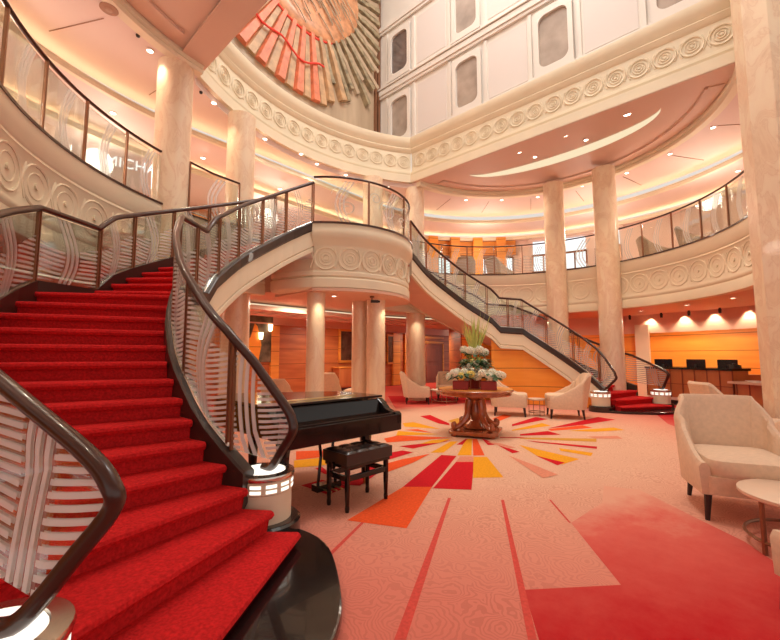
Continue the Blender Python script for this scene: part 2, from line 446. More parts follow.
edge2 = arc(LC, 0, LR, math.radians(-72), PI/2, 50)+arc(-LC, 0, LL, PI/2, math.radians(166), 40)
# deck-2 floor slab: its underside is the deck-1 ceiling
o = ring_slab('ceiling_deck_below', edge2, 15, 2.85, 4.05, 'ceil_low'); struct(o)
# deck-2 fascia, split in left and right halves (the balcony sits at +Y)
FAS = [(-.06, 4.1), (.07, 4.1), (.07, 3.80), (.05, 3.77), (.065, 3.73), (.045, 3.70), (.045, 3.12), (.065, 3.09), (.065, 3.03), (.045, 3.00), (.07, 2.94), (.07, 2.76), (-.15, 2.76), (-.15, 2.9), (-.06, 2.9)]
def rings(mb, path, z, R, step, off, start=0, end=None, fl=1.0):
    L = length(path); end = L if end is None else end; d = start+step/2
    while d < end-step*.3:
        p, t = along(path, d); t = Vector((t.x, t.y, 0)).normalized(); nn = Vector((-t.y, t.x, 0)); up = Vector((0, 0, 1))
        c = Vector((p.x, p.y, z))+nn*off
        for rr, w in ((R, R*.10*fl), (R*.62, R*.055*fl)) + (((R*.34, R*.07*fl),) if fl == 1 else ()):
            mb.tube([c+t*math.cos(q*PI/9)*rr+up*math.sin(q*PI/9)*rr for q in range(18)], w, 5, True)
        mb.tube([c-nn*.02, c+nn*R*.1], R*.16, 8)
        for s in (-1, 1):     # the sloping tendrils between two rings
            mb.tube([c+t*(step*.5+s*R*.30*q)+up*(R*.85*q) for q in (-1, -.5, 0, .5, 1)], R*.07, 5)
        d += step
def fascia(name, path, z=Z2, n_off=.045, prof=FAS, ring=(3.41, .25, .56), rs=0, re=None):
    m = MB(); m.sweep(path, prof)
    if ring: rings(m, path, ring[0], ring[1], ring[2], n_off, rs, re, .75)
    o = m.build(name, 'cream', smooth=True); return struct(o)
right_half = arc(LC, 0, LR, math.radians(-72), PI/2, 44)+[Vector((1.8, 4.2, 0))]
left_half = [Vector((-1.8, 4.3, 0))]+arc(-LC, 0, LL, PI/2, math.radians(166), 34)
fascia('trim_right_gallery', right_half)
fascia('trim_left_gallery', left_half)
# dark coping line on top of the fascia
for nm, pth in (('trim_right_coping', right_half), ('trim_left_coping', left_half)):
    m = MB(); m.sweep([p+Vector((0, 0, 4.1)) for p in pth], [(-.06, 0), (.085, 0), (.085, .035), (-.06, .035)]); struct(m.build(nm, 'handrail'))

# deck-3 ring ceiling -------------------------------------------------
arcR = 5.95; ac = -.45
phi = math.acos((4.3-ac)/arcR)
def void_path():
    P = []
    t0 = math.asin(.5/SR)
    lobeR = [Vector((SCc+SR*math.cos(q), SR*math.sin(q), 0)) for q in [(-PI/2+t0)+(PI-2*t0)*k/40 for k in range(41)]]
    P += lobeR
    a0 = math.atan2(4.75, 3.5); P += arc(0, ac, math.hypot(3.5, 4.75), a0, PI-a0, 30)
    P += [Vector((-p.x, -p.y, 0)) for p in lobeR]
    P += [Vector((-3.5, -5.6, 0)), Vector((3.5, -5.6, 0))]
    return P
VP = void_path()
def grow(P, d):
    out = []
    for i, p in enumerate(P):
        t = (P[(i+1) % len(P)]-P[i-1]); t = Vector((t.x, t.y, 0)).normalized()
        out.append(p-Vector((-t.y, t.x, 0))*d)
    return out
def lobes(c, R, n=120):            # smooth stadium used for the coves
    return stadium(c, R, n//2)
in1 = VP
c1 = grow(VP, 0)
cove1 = stadium(SCc, SR+1.5, 40); cove1b = stadium(SCc, SR+2.7, 40)
def two_ring(name, inner, outer, z0, z1, mat):
    # planar ring between two closed outlines of different count: match by angle
    m = MB(); n = 240
    def by_angle(P, a):
        best = None; d = Vector((math.cos(a), math.sin(a), 0))
        for i in range(len(P)):
            p, q = P[i], P[(i+1) % len(P)]
            e = q-p; den = d.x*e.y-d.y*e.x
            if abs(den) < 1e-9: continue
            t = (p.x*e.y-p.y*e.x)/den; u = (p.x*d.y-p.y*d.x)/den
            if t > 0 and -1e-6 <= u <= 1+1e-6 and (best is None or t > best): best = t
        return d*best
    vs = []; fs = []
    for k in range(n):
        a = 2*PI*(k+.5)/n; p = by_angle(inner, a); q = by_angle(outer, a)
        vs += [(p.x, p.y, z0), (q.x, q.y, z0), (q.x, q.y, z1), (p.x, p.y, z1)]
    for i in range(n):
        j = (i+1) % n
        for k in range(4): l = (k+1) % 4; fs.append((i*4+k, j*4+k, j*4+l, i*4+l))
    m.add(vs, fs); return m.build(name, mat)
struct(two_ring('ceiling_upper_ring', VP, stadium(SCc, SR+2.0), 6.95, 7.3, 'ceil_upper'))
struct(two_ring('ceiling_upper_middle', stadium(SCc, SR+1.62), stadium(SCc, SR+3.3), 6.55, 6.68, 'ceil_upper'))
struct(two_ring('ceiling_upper_outer', stadium(SCc, SR+2.95), [Vector((q.x*15, q.y*15, 0)) for q in [Vector((math.cos(k*PI/40), math.sin(k*PI/40), 0)) for k in range(80)]], 6.26, 6.39, 'ceil_upper'))
# stepped mouldings at the drops and glowing coves
for nm, r, z, gm in (('trim_inner_cove', SR+1.62, 6.55, 'cove'), ('trim_outer_cove', SR+2.95, 6.26, 'cove')):
    P = stadium(SCc, r, 60)
    m = MB(); m.sweep(P, [(.0, -.02), (.05, -.02), (.05, .05), (.02, .07), (.04, .11), (.0, .13), (-.04, .13), (-.04, -.02)][::-1], closed=True)
    m.v = [v+Vector((0, 0, z)) for v in m.v]
    struct(m.build(nm, 'cream', smooth=True))
    m = MB(); m.sweep([p+Vector((0, 0, z+.135)) for p in stadium(SCc, r+.28, 60)], [(0, 0), (.06, 0), (.06, .02), (0, .02)], closed=True)
    struct(m.build(nm+'_light', gm))
m = MB()
for sg_ in (1, -1):
    for k in range(-4, 5):
        a = math.radians(k*19+4); c_ = SCc*sg_
        m.box((c_+sg_*math.cos(a)*(SR+.95), math.sin(a)*(SR+.95), 6.946), (1.15, .014, .01), a*sg_)
struct(m.build('trim_ceiling_joints', 'bronze'))
# lip mouldings along the lobe edge
LIP = [(.0, 6.93), (.06, 6.93), (.08, 6.99), (.05, 7.03), (.09, 7.07), (.09, 7.16), (-.1, 7.16), (-.1, 6.93)]
for s in (1, -1):
    P = arc(SCc*s, 0, SR, -PI/2+.12 if s > 0 else PI/2+.12, PI/2-.12 if s > 0 else 3*PI/2-.12, 50)
    m = MB(); m.sweep(P, LIP); struct(m.build('trim_right_lip' if s > 0 else 'trim_left_lip', 'cream', smooth=True))
    # flat soffit between the wall foot and the lobe edge
    t0 = math.asin(.5/SR); Q = [Vector((s*(SCc+SR*math.cos(q)), s*SR*math.sin(q), 0)) for q in [(-PI/2+t0)+(PI-2*t0)*k/40 for k in range(41)]]
    Q = [Vector((s*3.45, s*-3.97, 0))]+Q+[Vector((s*3.45, s*3.97, 0))]
    m = MB(); m.prism([(p.x, p.y) for p in Q], 7.14, 7.2); struct(m.build('ceiling_right_lobe' if s > 0 else 'ceiling_left_lobe', 'soffit'))
    # second moulding step
    m = MB(); P2 = arc(SCc*s, 0, SR-.42, -PI/2+.3 if s > 0 else PI/2+.3, PI/2-.3 if s > 0 else 3*PI/2-.3, 50)
    m.sweep([p+Vector((0, 0, 7.09)) for p in P2], [(0, 0), (.05, .0), (.06, .06), (-.3, .06), (-.3, .03), (0, .03)])
    struct(m.build('trim_right_step' if s > 0 else 'trim_left_step', 'soffit', smooth=True))
    # crescent cove
    outer = [Vector((s*(4.2+1.12*math.cos(q)), s*2.55*math.sin(q), 7.125)) for q in [-PI/2+PI*k/30 for k in range(31)]]
    inner = [Vector((s*(4.2+.68*math.cos(q)), s*2.55*math.sin(q), 7.125)) for q in [-PI/2+PI*k/30 for k in range(31)]]
    m = MB(); m.add([p for pr in zip(outer, inner) for p in pr], [(2*i, 2*i+1, 2*i+3, 2*i+2) for i in range(30)])
    m.add([(p.x, p.y, 7.14) for pr in zip(outer, inner) for p in pr], [(2*i, 2*i+2, 2*i+3, 2*i+1) for i in range(30)])
    struct(m.build('trim_right_crescent' if s > 0 else 'trim_left_crescent', 'cove_soft'))

# upper walls of the well ---------------------------------------------
UF = [(-.1, 7.1), (.10, 7.1), (.10, 7.34), (.05, 7.37), (.07, 7.42), (0, 7.45), (0, 7.52), (-.03, 7.54), (-.03, 8.15), (.0, 8.17), (.03, 8.24), (.05, 8.27), (.02, 8.31), (.10, 8.42), (.14, 8.52), (.14, 8.62), (-.3, 8.64), (-.3, 7.1)]
far = [Vector((3.5, -3.95, 0)), Vector((3.5, 4.3, 0))]
m = MB(); m.sweep(far, UF); rings(m, far, 7.84, .20, .478, -.02); struct(m.build('trim_far_frieze', 'cream', smooth=True))
a0 = math.atan2(4.75, 3.5); end = arc(0, ac, math.hypot(3.5, 4.75), a0, PI-a0, 40)
m = MB(); m.sweep(end, UF); rings(m, end, 7.84, .20, .478, -.02); struct(m.build('trim_end_frieze', 'cream', smooth=True))
near = [Vector((-3.5, 4.3, 0)), Vector((-3.5, -3.95, 0))]
m = MB(); m.sweep(near, UF); struct(m.build('trim_near_frieze', 'cream', smooth=True))
for s in (-1, 1):
    m = MB(); m.box((s*3.66, 0.1, 7.09), (.5, 8.1, .015)); struct(m.build('trim_far_underside' if s > 0 else 'trim_near_underside', 'soffit'))
m = MB(); m.box((3.75, .95, 12.3), (.4, 9.8, 7.4)); struct(m.build('wall_far', 'cream_wall'))
m = MB(); m.box((-3.75, .95, 12.3), (.4, 9.8, 7.4)); struct(m.build('wall_near', 'cream_wall'))
m = MB(); m.box((0, 5.95, 12.3), (7.1, .2, 7.4)); struct(m.build('wall_end', 'mural_wood'))
m = MB(); m.box((3.75, -3.98, 9.0), (.42, .12, 4.4)); struct(m.build('trim_far_corner', 'cream'))
# mouldings and pilasters on the window wall
m = MB()
for z, h, d in ((10.72, .10, .08), (10.86, .18, .12), (11.0, .06, .16), (13.2, .1, .08), (13.34, .18, .12), (8.70, .12, .05)):
    m.box((3.55-d/2, .95, z), (d, 9.7, h))
struct(m.build('trim_wall_mouldings', 'cream_wall', bevel=.01))
m = MB()
WA = [4.8, 2.12, -.45, -3.05]
for a in WA:
    for dz in (0, 2.45):
        for s in (-1, 1):
            m.box((3.53, a+s*.62, 9.65+dz), (.05, .10, 1.95))
struct(m.build('trim_wall_pilasters', 'cream_wall', bevel=.008))
m = MB()
for i in range(3):
    a = (WA[i]+WA[i+1])/2
    for dz in (0, 2.45): m.box((3.545, a, 9.65+dz), (.02, 1.15, 1.7))
struct(m.build('trim_wall_panels', 'panel_pink', bevel=.008))
def rrect(w, h, r, n=6):
    P = []
    for cx, cz, q in ((w/2-r, h/2-r, 0), (-w/2+r, h/2-r, 1), (-w/2+r, -h/2+r, 2), (w/2-r, -h/2+r, 3)):
        for k in range(n+1):
            t = (q+k/n)*PI/2; P.append((cx+r*math.cos(t), cz+r*math.sin(t)))
    return P
k = 0
for dz, zc, hh in ((0, 9.62, 1.45), (2.45, 12.05, 1.45)):
    for a in WA:
        k += 1
        m = MB(); R1 = rrect(.98, hh+.36, .08); R2 = rrect(.74, hh, .2); n = len(R1)
        vs = [(3.50, a+p[0], zc+p[1]) for p in R1]+[(3.45, a+p[0], zc+p[1]) for p in R1]+[(3.45, a+p[0], zc+p[1]) for p in R2]+[(3.55, a+p[0], zc+p[1]) for p in R2]
        fs = []
        for l in range(3):
            for i in range(n): j = (i+1) % n; fs.append((l*n+i, l*n+j, (l+1)*n+j, (l+1)*n+i))
        m.add(vs, fs)
        m.box((3.46, a, zc-hh/2-.22), (.12, 1.06, .07))
        w = struct(m.build('window_%d' % k, 'cream_wall', smooth=True))
        m = MB(); m.add([(3.525, a+p[0], zc+p[1]) for p in R2], [tuple(range(n))])
        m.build('pane', 'window_dark' if (dz and a > 4) else 'window_glass', w)

# the big relief on the end wall ---------------------------------------
sun = thing('sunburst_relief', 'huge carved wood sunburst relief high on the end wall', 'wall relief', (0.2, 5.84, 13.4))
def pol(q, r, y): return Vector((math.cos(q)*r, y, math.sin(q)*r))
m = MB(); m.box((-.2, 0, -1.1), (6.85, .05, 7.2)); m.build('back_panel', 'mural_wood', sun)
simple('relief_copper', (.62, .27, .12), .4, coat=.3, noise=.3, nscale=6)
simple('relief_salmon', (.78, .22, .11), .45, noise=.3, nscale=5)
simple('relief_tan', (.56, .34, .18), .45, noise=.35, nscale=4)
simple('relief_olive', (.36, .28, .17), .4, noise=.5, nscale=6)
simple('relief_green', (.18, .50, .30), .4, noise=.3, nscale=6)
simple('relief_red', (.85, .06, .04), .4)
m = MB(); prof = [(2.15, 0), (2.15, -.16), (2.05, -.22), (1.7, -.2), (1.2, -.26), (.6, -.3), (.05, -.32)]
n = 40; vs = []; fs = []
for r, y in prof:
    for q in range(n): vs.append(pol(2*PI*q/n, r*(1+.02*math.sin(q*5)), y))
for i in range(len(prof)-1):
    for q in range(n): fs.append((i*n+q, i*n+(q+1) % n, (i+1)*n+(q+1) % n, (i+1)*n+q))
m.add(vs, fs); m.build('disc', 'relief_copper', sun, smooth=True)
m = MB()
for i in range(60):
    q = random.uniform(-PI*.95, .3); r0 = random.uniform(.7, 1.9); c = pol(q, r0, -.24-.05*(2-r0)); t = Vector((-.75, 0, .66))
    l = random.uniform(.15, .45); m.tube([c-t*l, c-t*l*.3+Vector((0, -.02, .02)), c+t*l], .018, 5)
m.build('disc_carving', 'mural_wood', sun)
m = MB(); m.tube([pol(-PI*.85+PI*.5*q/20, 2.19, -.14) for q in range(21)], .035, 6); m.build('red_rim', 'relief_red', sun)
N = 52
for i in range(N):
    q = -PI*1.02+(PI*1.25)*i/N; deg = math.degrees(q)
    ln = 3.75+.35*math.sin(i*2.1)+random.uniform(-.15, .2); ln = min(ln, 3.2/max(.2, abs(math.cos(q))) if math.cos(q) > 0 else 9)
    if -146 < deg < -78: mt_ = 'relief_salmon' if i % 2 else 'relief_tan'; ln = 4.2
    elif deg <= -146: mt_ = 'relief_green' if i % 2 == 0 else 'relief_tan'
    elif deg < -60: mt_ = 'relief_tan' if i % 2 else 'relief_olive'
    else: mt_ = 'relief_olive' if i % 2 else 'mural_wood'
    d = pol(q, 1, 0); t = Vector((-d.z, 0, d.x)); w0, w1 = .10, .185
    if mt_ in ('relief_olive', 'mural_wood') : w0, w1 = .085, .13
    y0, y1 = -.05, -.13-.06*(i % 2)
    m = MB(); vs = []
    ns = 5
    for k in range(ns+1):
        r = 2.1+(ln-2.1)*k/ns; w = w0+(w1-w0)*k/ns; wob = random.uniform(-.03, .03) if deg > -78 else 0
        c = d*r+t*wob
        vs += [c-t*w+Vector((0, y0+.03, 0)), c-t*w*.6+Vector((0, y1, 0)), c+t*w*.6+Vector((0, y1, 0)), c+t*w+Vector((0, y0+.03, 0))]
    fs = [(0, 1, 2, 3), (4*ns, 4*ns+3, 4*ns+2, 4*ns+1)]
    for k in range(ns):
        for l in range(3): fs.append((4*k+l, 4*k+l+1, 4*k+l+5, 4*k+l+4))
    m.add(vs, fs); m.build('ray', mt_, sun)
m = MB(); m.tube([pol(math.radians(-150+72*q/20), 3.15+.12*math.sin(q*.9), -.22) for q in range(21)], .03, 6); m.build('red_band', 'relief_red', sun)
m = MB()
for q in range(9):
    c = pol(math.radians(-172+6*q), 3.2+.28*(q % 2), -.16); m.tube([c+Vector((math.cos(k*PI/5)*.12, 0, math.sin(k*PI/5)*.12)) for k in range(10)], .02, 5, True)
m.build('green_filigree', 'relief_green', sun)
m = MB(); m.box((3.1, -.05, -1.1), (.09, .12, 7.2)); m.box((3.26, -.06, -1.1), (.12, .1, 7.2)); m.build('frame_edge', 'bronze', sun)

# ------------------------------------------------------------------ columns
def column(x, y, r, z1, label, n=32, octo=False, z0=0):
    t = thing('marble_column', label, 'column', (x, y, z0), 0, 'marble columns of the atrium')
    m = MB(); m.lathe([(r, .12), (r, z1-z0)], n=8 if octo else n)
    m.build('shaft', 'marble', t, smooth=not octo)
    m = MB(); m.lathe([(r+.03, 0), (r+.03, .1), (r, .12)], n=8 if octo else n); m.build('base', 'marble', t, smooth=not octo)
    return t
CRX = .31
column(-3.88, 4.15, CRX, 6.97, 'marble column passing the left gallery glass, thickest on that side')
column(-2.2, 4.78, CRX, 6.97, 'marble column right of the thick one on the left gallery')
column(2.2, 4.8, CRX, 6.97, 'marble column rising behind the round balcony glass')
column(3.72, 4.32, CRX, 6.97, 'marble column directly right of the round balcony, behind the descending rail')
column(6.43, .72, CRX, 6.97, 'slim marble column right of the hall, nearer the balcony of two')
column(6.33, -.80, CRX, 6.97, 'marble column behind the foot of the far stair')
column(2.90, -4.32, .45, 14.5, 'broad faceted marble pier at the right edge', octo=True)
# balcony supports
column(-1.32, 3.0, .19, 2.72, 'slim marble column under the round balcony, behind the piano lid')
column(0.27, 2.78, .22, 2.72, 'marble column under the round balcony, lit from above')
column(0.22, 3.28, .19, 2.72, 'marble column half hidden behind another one under the balcony')

# ------------------------------------------------------------------ round balcony
bal = thing('round_balcony', 'cream round balcony with carved rosettes between the two stairs', 'balcony', (0, 3.9, 2.7))
bp = arc(-.1, 3.84, 1.85, PI+.62, 2*PI-.62, 40)[::-1]     # clockwise so the left normal points outwards from the drum
BF = [(-.2, 4.1), (.06, 4.1), (.06, 4.03), (.08, 3.98), (.08, 3.84), (.05, 3.80), (.02, 3.74), (-.02, 3.68), (-.035, 3.64), (-.035, 3.14), (-.01, 3.11), (-.01, 3.04), (-.035, 3.01), (.0, 2.97), (.0, 2.80), (-.06, 2.76), (-.25, 2.74), (-.25, 3.0)]
def outward(path, c):
    # make sure the sweep's left normal looks away from c
    t = path[1]-path[0]; n_ = Vector((-t.y, t.x, 0)); return path if n_.dot(path[0]-c) > 0 else path[::-1]
bp = outward(bp, Vector((0, 3.9, 0)))
m = MB(); m.sweep(bp, BF); m.build('front', 'cream', bal, smooth=True, world=True)
m = MB(); rings(m, bp, 3.39, .225, .5, -.035); m.build('rosettes', 'cream', bal, smooth=True, world=True)
m = MB(); P = [(p.x, p.y) for p in bp]; P = P+[(P[-1][0], 4.14), (P[0][0], 4.14)]
m.prism(P, 3.98, 4.08); m.build('floor_slab', 'c_field', bal, world=True)
m = MB(); m.prism(P, 2.72, 2.78); m.build('underside', 'ceil_low', bal, world=True)
m = MB(); m.sweep([p+Vector((0, 0, 4.1)) for p in bp], [(-.1, 0), (.08, 0), (.08, .04), (-.1, .04)]); m.build('coping', 'handrail', bal, world=True)
for s in (-1, 1):
    ep = arc(-.1, 3.84, 1.85, PI+.02, PI+.62, 12) if s < 0 else arc(-.1, 3.84, 1.85, 2*PI-.62, 2*PI-.02, 12)
    ep = outward(ep, Vector((0, 3.84, 0)))
    m = MB(); m.sweep(ep, [(-.09, 3.40), (-.09, 3.16), (-.03, 3.13), (-.03, 3.05), (-.08, 3.02), (-.02, 2.98), (-.02, 2.80), (-.06, 2.76), (-.25, 2.74), (-.25, 3.4)]); m.build('side_return', 'cream', bal, smooth=True, world=True)

# ------------------------------------------------------------------ balustrades
def balustrade(name, label, path, npan, rail_h=.95, glass='glass_faint', base=.13, rail_r=.03, post_w=.03, group=None, ends=True, glass_top=.08, bolts=False, double=False, gl=None):
    root = thing(name, label, 'balustrade', path[0].copy(), 0, group)
    L = length(path)
    m = MB(); m.tube([p+Vector((0, 0, rail_h)) for p in path], rail_r, 10, flat=.75); m.build('handrail', 'handrail', root, smooth=True, world=True)
    if base > .02:
        m = MB(); m.tube([p+Vector((0, 0, base-.01)) for p in path], .014, 6); m.build('bottom_channel', 'metal', root, smooth=True, world=True)
    for k in range(npan):
        seg = cut(path, L*k/npan+.03, L*(k+1)/npan-.03); l2 = length(seg); d = 0; vs = []; fs = []; uvs = []
        for i, p in enumerate(seg):
            if i: d += (seg[i]-seg[i-1]).length
            vs += [p+Vector((0, 0, base)), p+Vector((0, 0, rail_h-glass_top))]
            if i:
                fs.append((2*i-2, 2*i, 2*i+1, 2*i-1)); u0 = (d-(seg[i]-seg[i-1]).length)/l2; u1 = d/l2
                uvs.append(((u0, 0), (u1, 0), (u1, 1), (u0, 1)))
        m = MB(); m.add(vs, fs, uvs); g = m.build('glass_panel', gl[k] if gl else glass, root, world=True, recalc=False)
        sm = g.modifiers.new('t', 'SOLIDIFY'); sm.thickness = .012; sm.use_rim = True
    for k in range(npan+1):
        if not ends and k in (0, npan): continue
        p, t = along(path, min(L*k/npan, L-1e-4)); ang = math.atan2(t.y, t.x)
        m = MB()
        for o_ in ((-.022, .022) if double else (0,)):
            m.box(p+Vector((math.cos(ang)*o_, math.sin(ang)*o_, (rail_h+base)/2-.03)), (post_w*(.5 if double else 1), .035, rail_h-base+.06), ang)
        m.build('post', 'bronze', root, world=True)
    return root
def z_(path, z): return [Vector((p.x, p.y, z)) for p in path]
gr = 'glass balustrades along the galleries'
# right gallery, between the columns
balustrade('gallery_balustrade', 'glass gallery balustrade beyond the far stair, left of the slim column', z_(arc(LC, 0, LR, math.radians(12), math.radians(87), 30)[::1], 4.12), 6, group=gr, rail_h=.98, base=.03, glass='glass_faint', rail_r=.028)
balustrade('gallery_balustrade', 'short glass gallery balustrade between two slim right columns', z_(arc(LC, 0, LR, math.radians(-9), math.radians(9), 8), 4.12), 1, group=gr, rail_h=.98, base=.03, glass='glass_curved', rail_r=.028)
balustrade('gallery_balustrade', 'curved glass gallery balustrade above the reception, ending at the broad pier', z_(arc(LC, 0, LR, math.radians(-70), math.radians(-12.5), 24), 4.12), 5, group=gr, rail_h=.98, base=.03, glass='glass_curved', rail_r=.028)
balustrade('gallery_balustrade', 'curved glass gallery balustrade at upper left with bold etched curves', z_(arc(-LC, 0, LL, math.radians(112), math.radians(165), 24), 4.12), 5, group=gr, rail_h=.98, base=.03, glass='glass_curved', rail_r=.03)
balustrade('gallery_balustrade', 'short glass gallery balustrade between the two left marble columns', z_([Vector((-2.5, 4.2, 0)), Vector((-3.1, 4.15, 0)), Vector((-3.6, 4.0, 0))], 4.12), 1, group=gr, rail_h=.98, base=.03, glass='glass_curved', rail_r=.028)
# balcony glass
etched('glass_swirl', 0, True, frost=.35)
bb = balustrade('balcony_balustrade', 'curved glass balustrade on top of the round balcony', z_(bp, 4.13), 3, rail_h=.98, base=.02, glass='glass_swirl', rail_r=.03, ends=False)
simple('frost', (.92, .89, .84), .5)
m = MB(); Lb = length(bp)
for i, (d_, z_r, rr) in enumerate(((.30, .55, .22), (.36, .30, .16), (.62, .62, .14), (.52, .42, .26), (.80, .30, .18), (.84, .60, .20))):
    p0, t_ = along(bp, Lb*d_); pts_ = []
    for k in range(22):
        q_ = k*PI/8; r_ = rr*(1-k/30); pp, tt_ = along(bp, min(Lb-.05, max(.05, Lb*d_+math.cos(q_)*r_))); n__ = Vector((tt_.y, -tt_.x, 0))
        pts_.append(Vector((pp.x, pp.y, 4.15+z_r+math.sin(q_)*r_*.9)))
    m.tube(pts_, .009, 5)
m.build('etched_swirls', 'frost', bb, world=True)

# ------------------------------------------------------------------ staircases
IN1 = [(-.69, 2.98), (-.88, 2.98), (-1.07, 3.0), (-1.25, 3.06), (-1.43, 3.14), (-1.59, 3.24), (-1.74, 3.37), (-1.89, 3.51), (-2.03, 3.67), (-2.15, 3.84), (-2.27, 4.02), (-2.37, 4.21), (-2.46, 4.41), (-2.54, 4.61)]
ANG = [83, 71, 60, 50, 43, 37, 33, 31, 29, 28, 26, 22, 17, 11]
in1 = [O(*p, .15*(i+1)) for i, p in enumerate(IN1)]
out1 = []
for i, (p, a) in enumerate(zip(IN1, ANG)):
    w = 1.52 if i < 5 else (1.44 if i < 9 else 1.36)
    out1.append(O(p[0]-w*math.cos(math.radians(a)), p[1]-w*math.sin(math.radians(a)), .15*(i+1)))
in2s = spline([(-4.28, 1.66, 0), (-3.5, 2.32, 0), (-2.9, 2.62, 0), (-2.25, 2.84, 0), (-1.6, 2.86, 0)], 12)
out2s = spline([(-5.22, 2.55, 0), (-4.6, 3.15, 0), (-3.7, 3.62, 0), (-2.8, 3.92, 0), (-1.7, 4.02, 0)], 12)
N2 = 13
in2 = [along(in2s, length(in2s)*k/(N2-1))[0]+Vector((0, 0, 2.25+.15*k)) for k in range(N2)]
out2 = [along(out2s, length(out2s)*k/(N2-1))[0]+Vector((0, 0, 2.25+.15*k)) for k in range(N2)]
def mir(p, s): return Vector((-p.x if s < 0 else p.x, p.y, p.z))    # s=-1 gives the far (mirrored) stair
def staircase(s, label):
    root = thing('staircase', label, 'staircase', mir(in1[0], s)*1.0, 0, 'pair of mirrored staircases')
    root.location.z = 0
    I1 = [mir(p, s) for p in in1]; O1 = [mir(p, s) for p in out1]; I2 = [mir(p, s) for p in in2]; O2 = [mir(p, s) for p in out2]
    def step(a, b, c, d, z, th=.30, name='step', nose=.03):
        # a,b front edge inner/outer; c,d back edge
        f = ((a+b)/2-(c+d)/2); f.z = 0; f.normalize()
        A_, B_ = a+f*nose, b+f*nose
        m = MB()
        prof = [(0, 0), (.02, -.01), (.028, -.03), (.01, -.055), (-.03, -.06), (-.03, -.155)]
        vs = []
        for q in (A_, B_):
            for o_, dz in prof: vs.append(Vector((q.x, q.y, z+dz))+f*o_)
        n = len(prof)
        fs = [(i, i+1, n+i+1, n+i) for i in range(n-1)]
        base = len(vs)
        vs += [Vector((c.x, c.y, z)), Vector((d.x, d.y, z)), Vector((c.x, c.y, z-th)), Vector((d.x, d.y, z-th)), Vector((a.x, a.y, z-th)), Vector((b.x, b.y, z-th))]
        fs += [(0, n, base+1, base), (base, base+1, base+3, base+2), (base+2, base+3, base+5, base+4), (n-1, base+4, base+5, 2*n-1),
               (0, base, base+2, base+4, n-1), (n, 2*n-1, base+5, base+3, base+1)]
        m.add(vs, fs); return m.build(name, 'red_carpet', root, world=True)
    for k in range(13): step(I1[k], O1[k], I1[k+1], O1[k+1], .15*(k+1), th=.149 if k < 2 else .30)
    # landing
    step(I1[13], O1[13], Vector((I2[0].x, I2[0].y, 0)), Vector((O2[0].x, O2[0].y, 0)), 2.1, .25, 'landing')
    for k in range(12): step(I2[k], O2[k], I2[k+1], O2[k+1], 2.25+.15*k)
    top = Vector((0, 0, 4.05))
    step(I2[12], O2[12], I2[12]+Vector((.25*(1 if s > 0 else -1), 0, 0)), O2[12]+Vector((.25*(1 if s > 0 else -1), 0, 0)), 4.05, .2)
    # stringers: dark stone curbs beside the treads
    def curb(P, side, mat, prof, name):
        Q = P if side > 0 else P[::-1]
        m = MB(); m.sweep(Q, prof); return m.build(name, mat, root, world=True, smooth=False)
    F2 = lambda P: [Vector((P[0].x, P[0].y, 2.14))]+P[1:]
    inner = I1[2:]+F2(I2); outer = O1[2:]+F2(O2)
    flip = 1 if s > 0 else -1
    # inner path: void side is to the right of travel for the near stair
    pr = [(-.13*flip, -.05), (.0, -.20), (0, .09), (-.02*flip, .105), (-.115*flip, .105), (-.13*flip, .09)]
    curb(inner, 1, 'stringer', pr, 'inner_stringer')['label'] = 'dark polished stone stringer'
    pr = [(.13*flip, -.16), (.0, -.16), (0, .13), (.13*flip, .13)]
    curb(outer, 1, 'stringer', pr, 'outer_stringer')['label'] = 'dark polished stone stringer'
    # cream side band below the curb (flight two and landing)
    ib = I1[3:]+F2(I2); ob = O1[4:]+F2(O2)
    pr = [(-.10*flip, -.05), (-.10*flip, -.40), (-.075*flip, -.42), (-.10*flip, -.44), (-.10*flip, -.52), (-.02*flip, -.52), (-.02*flip, -.20)]
    o_ = curb(ib, 1, 'cream', pr, 'side_band')
    pr = [(.10*flip, -.15), (.10*flip, -.52), (.02*flip, -.52), (.02*flip, -.20)]
    curb(ob, 1, 'cream', pr, 'side_band')
    # underside
    vs = []; fs = []
    P1 = I1[11:]+I2; P2 = O1[11:]+O2
    for a, b in zip(P1, P2): vs += [a+Vector((0, 0, -.50)), b+Vector((0, 0, -.50)), a+Vector((0, 0, -.34)), b+Vector((0, 0, -.34))]
    for i in range(len(P1)-1): fs += [(4*i, 4*i+1, 4*i+5, 4*i+4), (4*i+2, 4*i+6, 4*i+7, 4*i+3), (4*i, 4*i+4, 4*i+6, 4*i+2), (4*i+1, 4*i+3, 4*i+7, 4*i+5)]
    m = MB(); m.add(vs, fs); m.build('underside', 'ceil_low', root, world=True)
    # enclosure below flight one, clad in wood
    vs = []; fs = []
    for side, P in ((0, I1[2:]+I2[:2]), (1, O1[2:]+O2[:2])):
        o0 = len(vs)
        for p in P: vs += [Vector((p.x, p.y, 0.0)), Vector((p.x, p.y, max(.05, p.z-.16)))]
        for i in range(len(P)-1): fs.append((o0+2*i, o0+2*i+2, o0+2*i+3, o0+2*i+1))
    m = MB(); m.add(vs, fs); m.build('wood_cladding', 'wood_amber', root, world=True)
    # black plinth at the foot
    c = (I1[0]+O1[0])/2
    return root, I1, O1, I2, O2
stL, I1, O1, I2, O2 = staircase(1, 'near red carpeted staircase curving up along the left side')
stR, J1, K1, J2, K2 = staircase(-1, 'far red carpeted staircase descending behind the flower table')

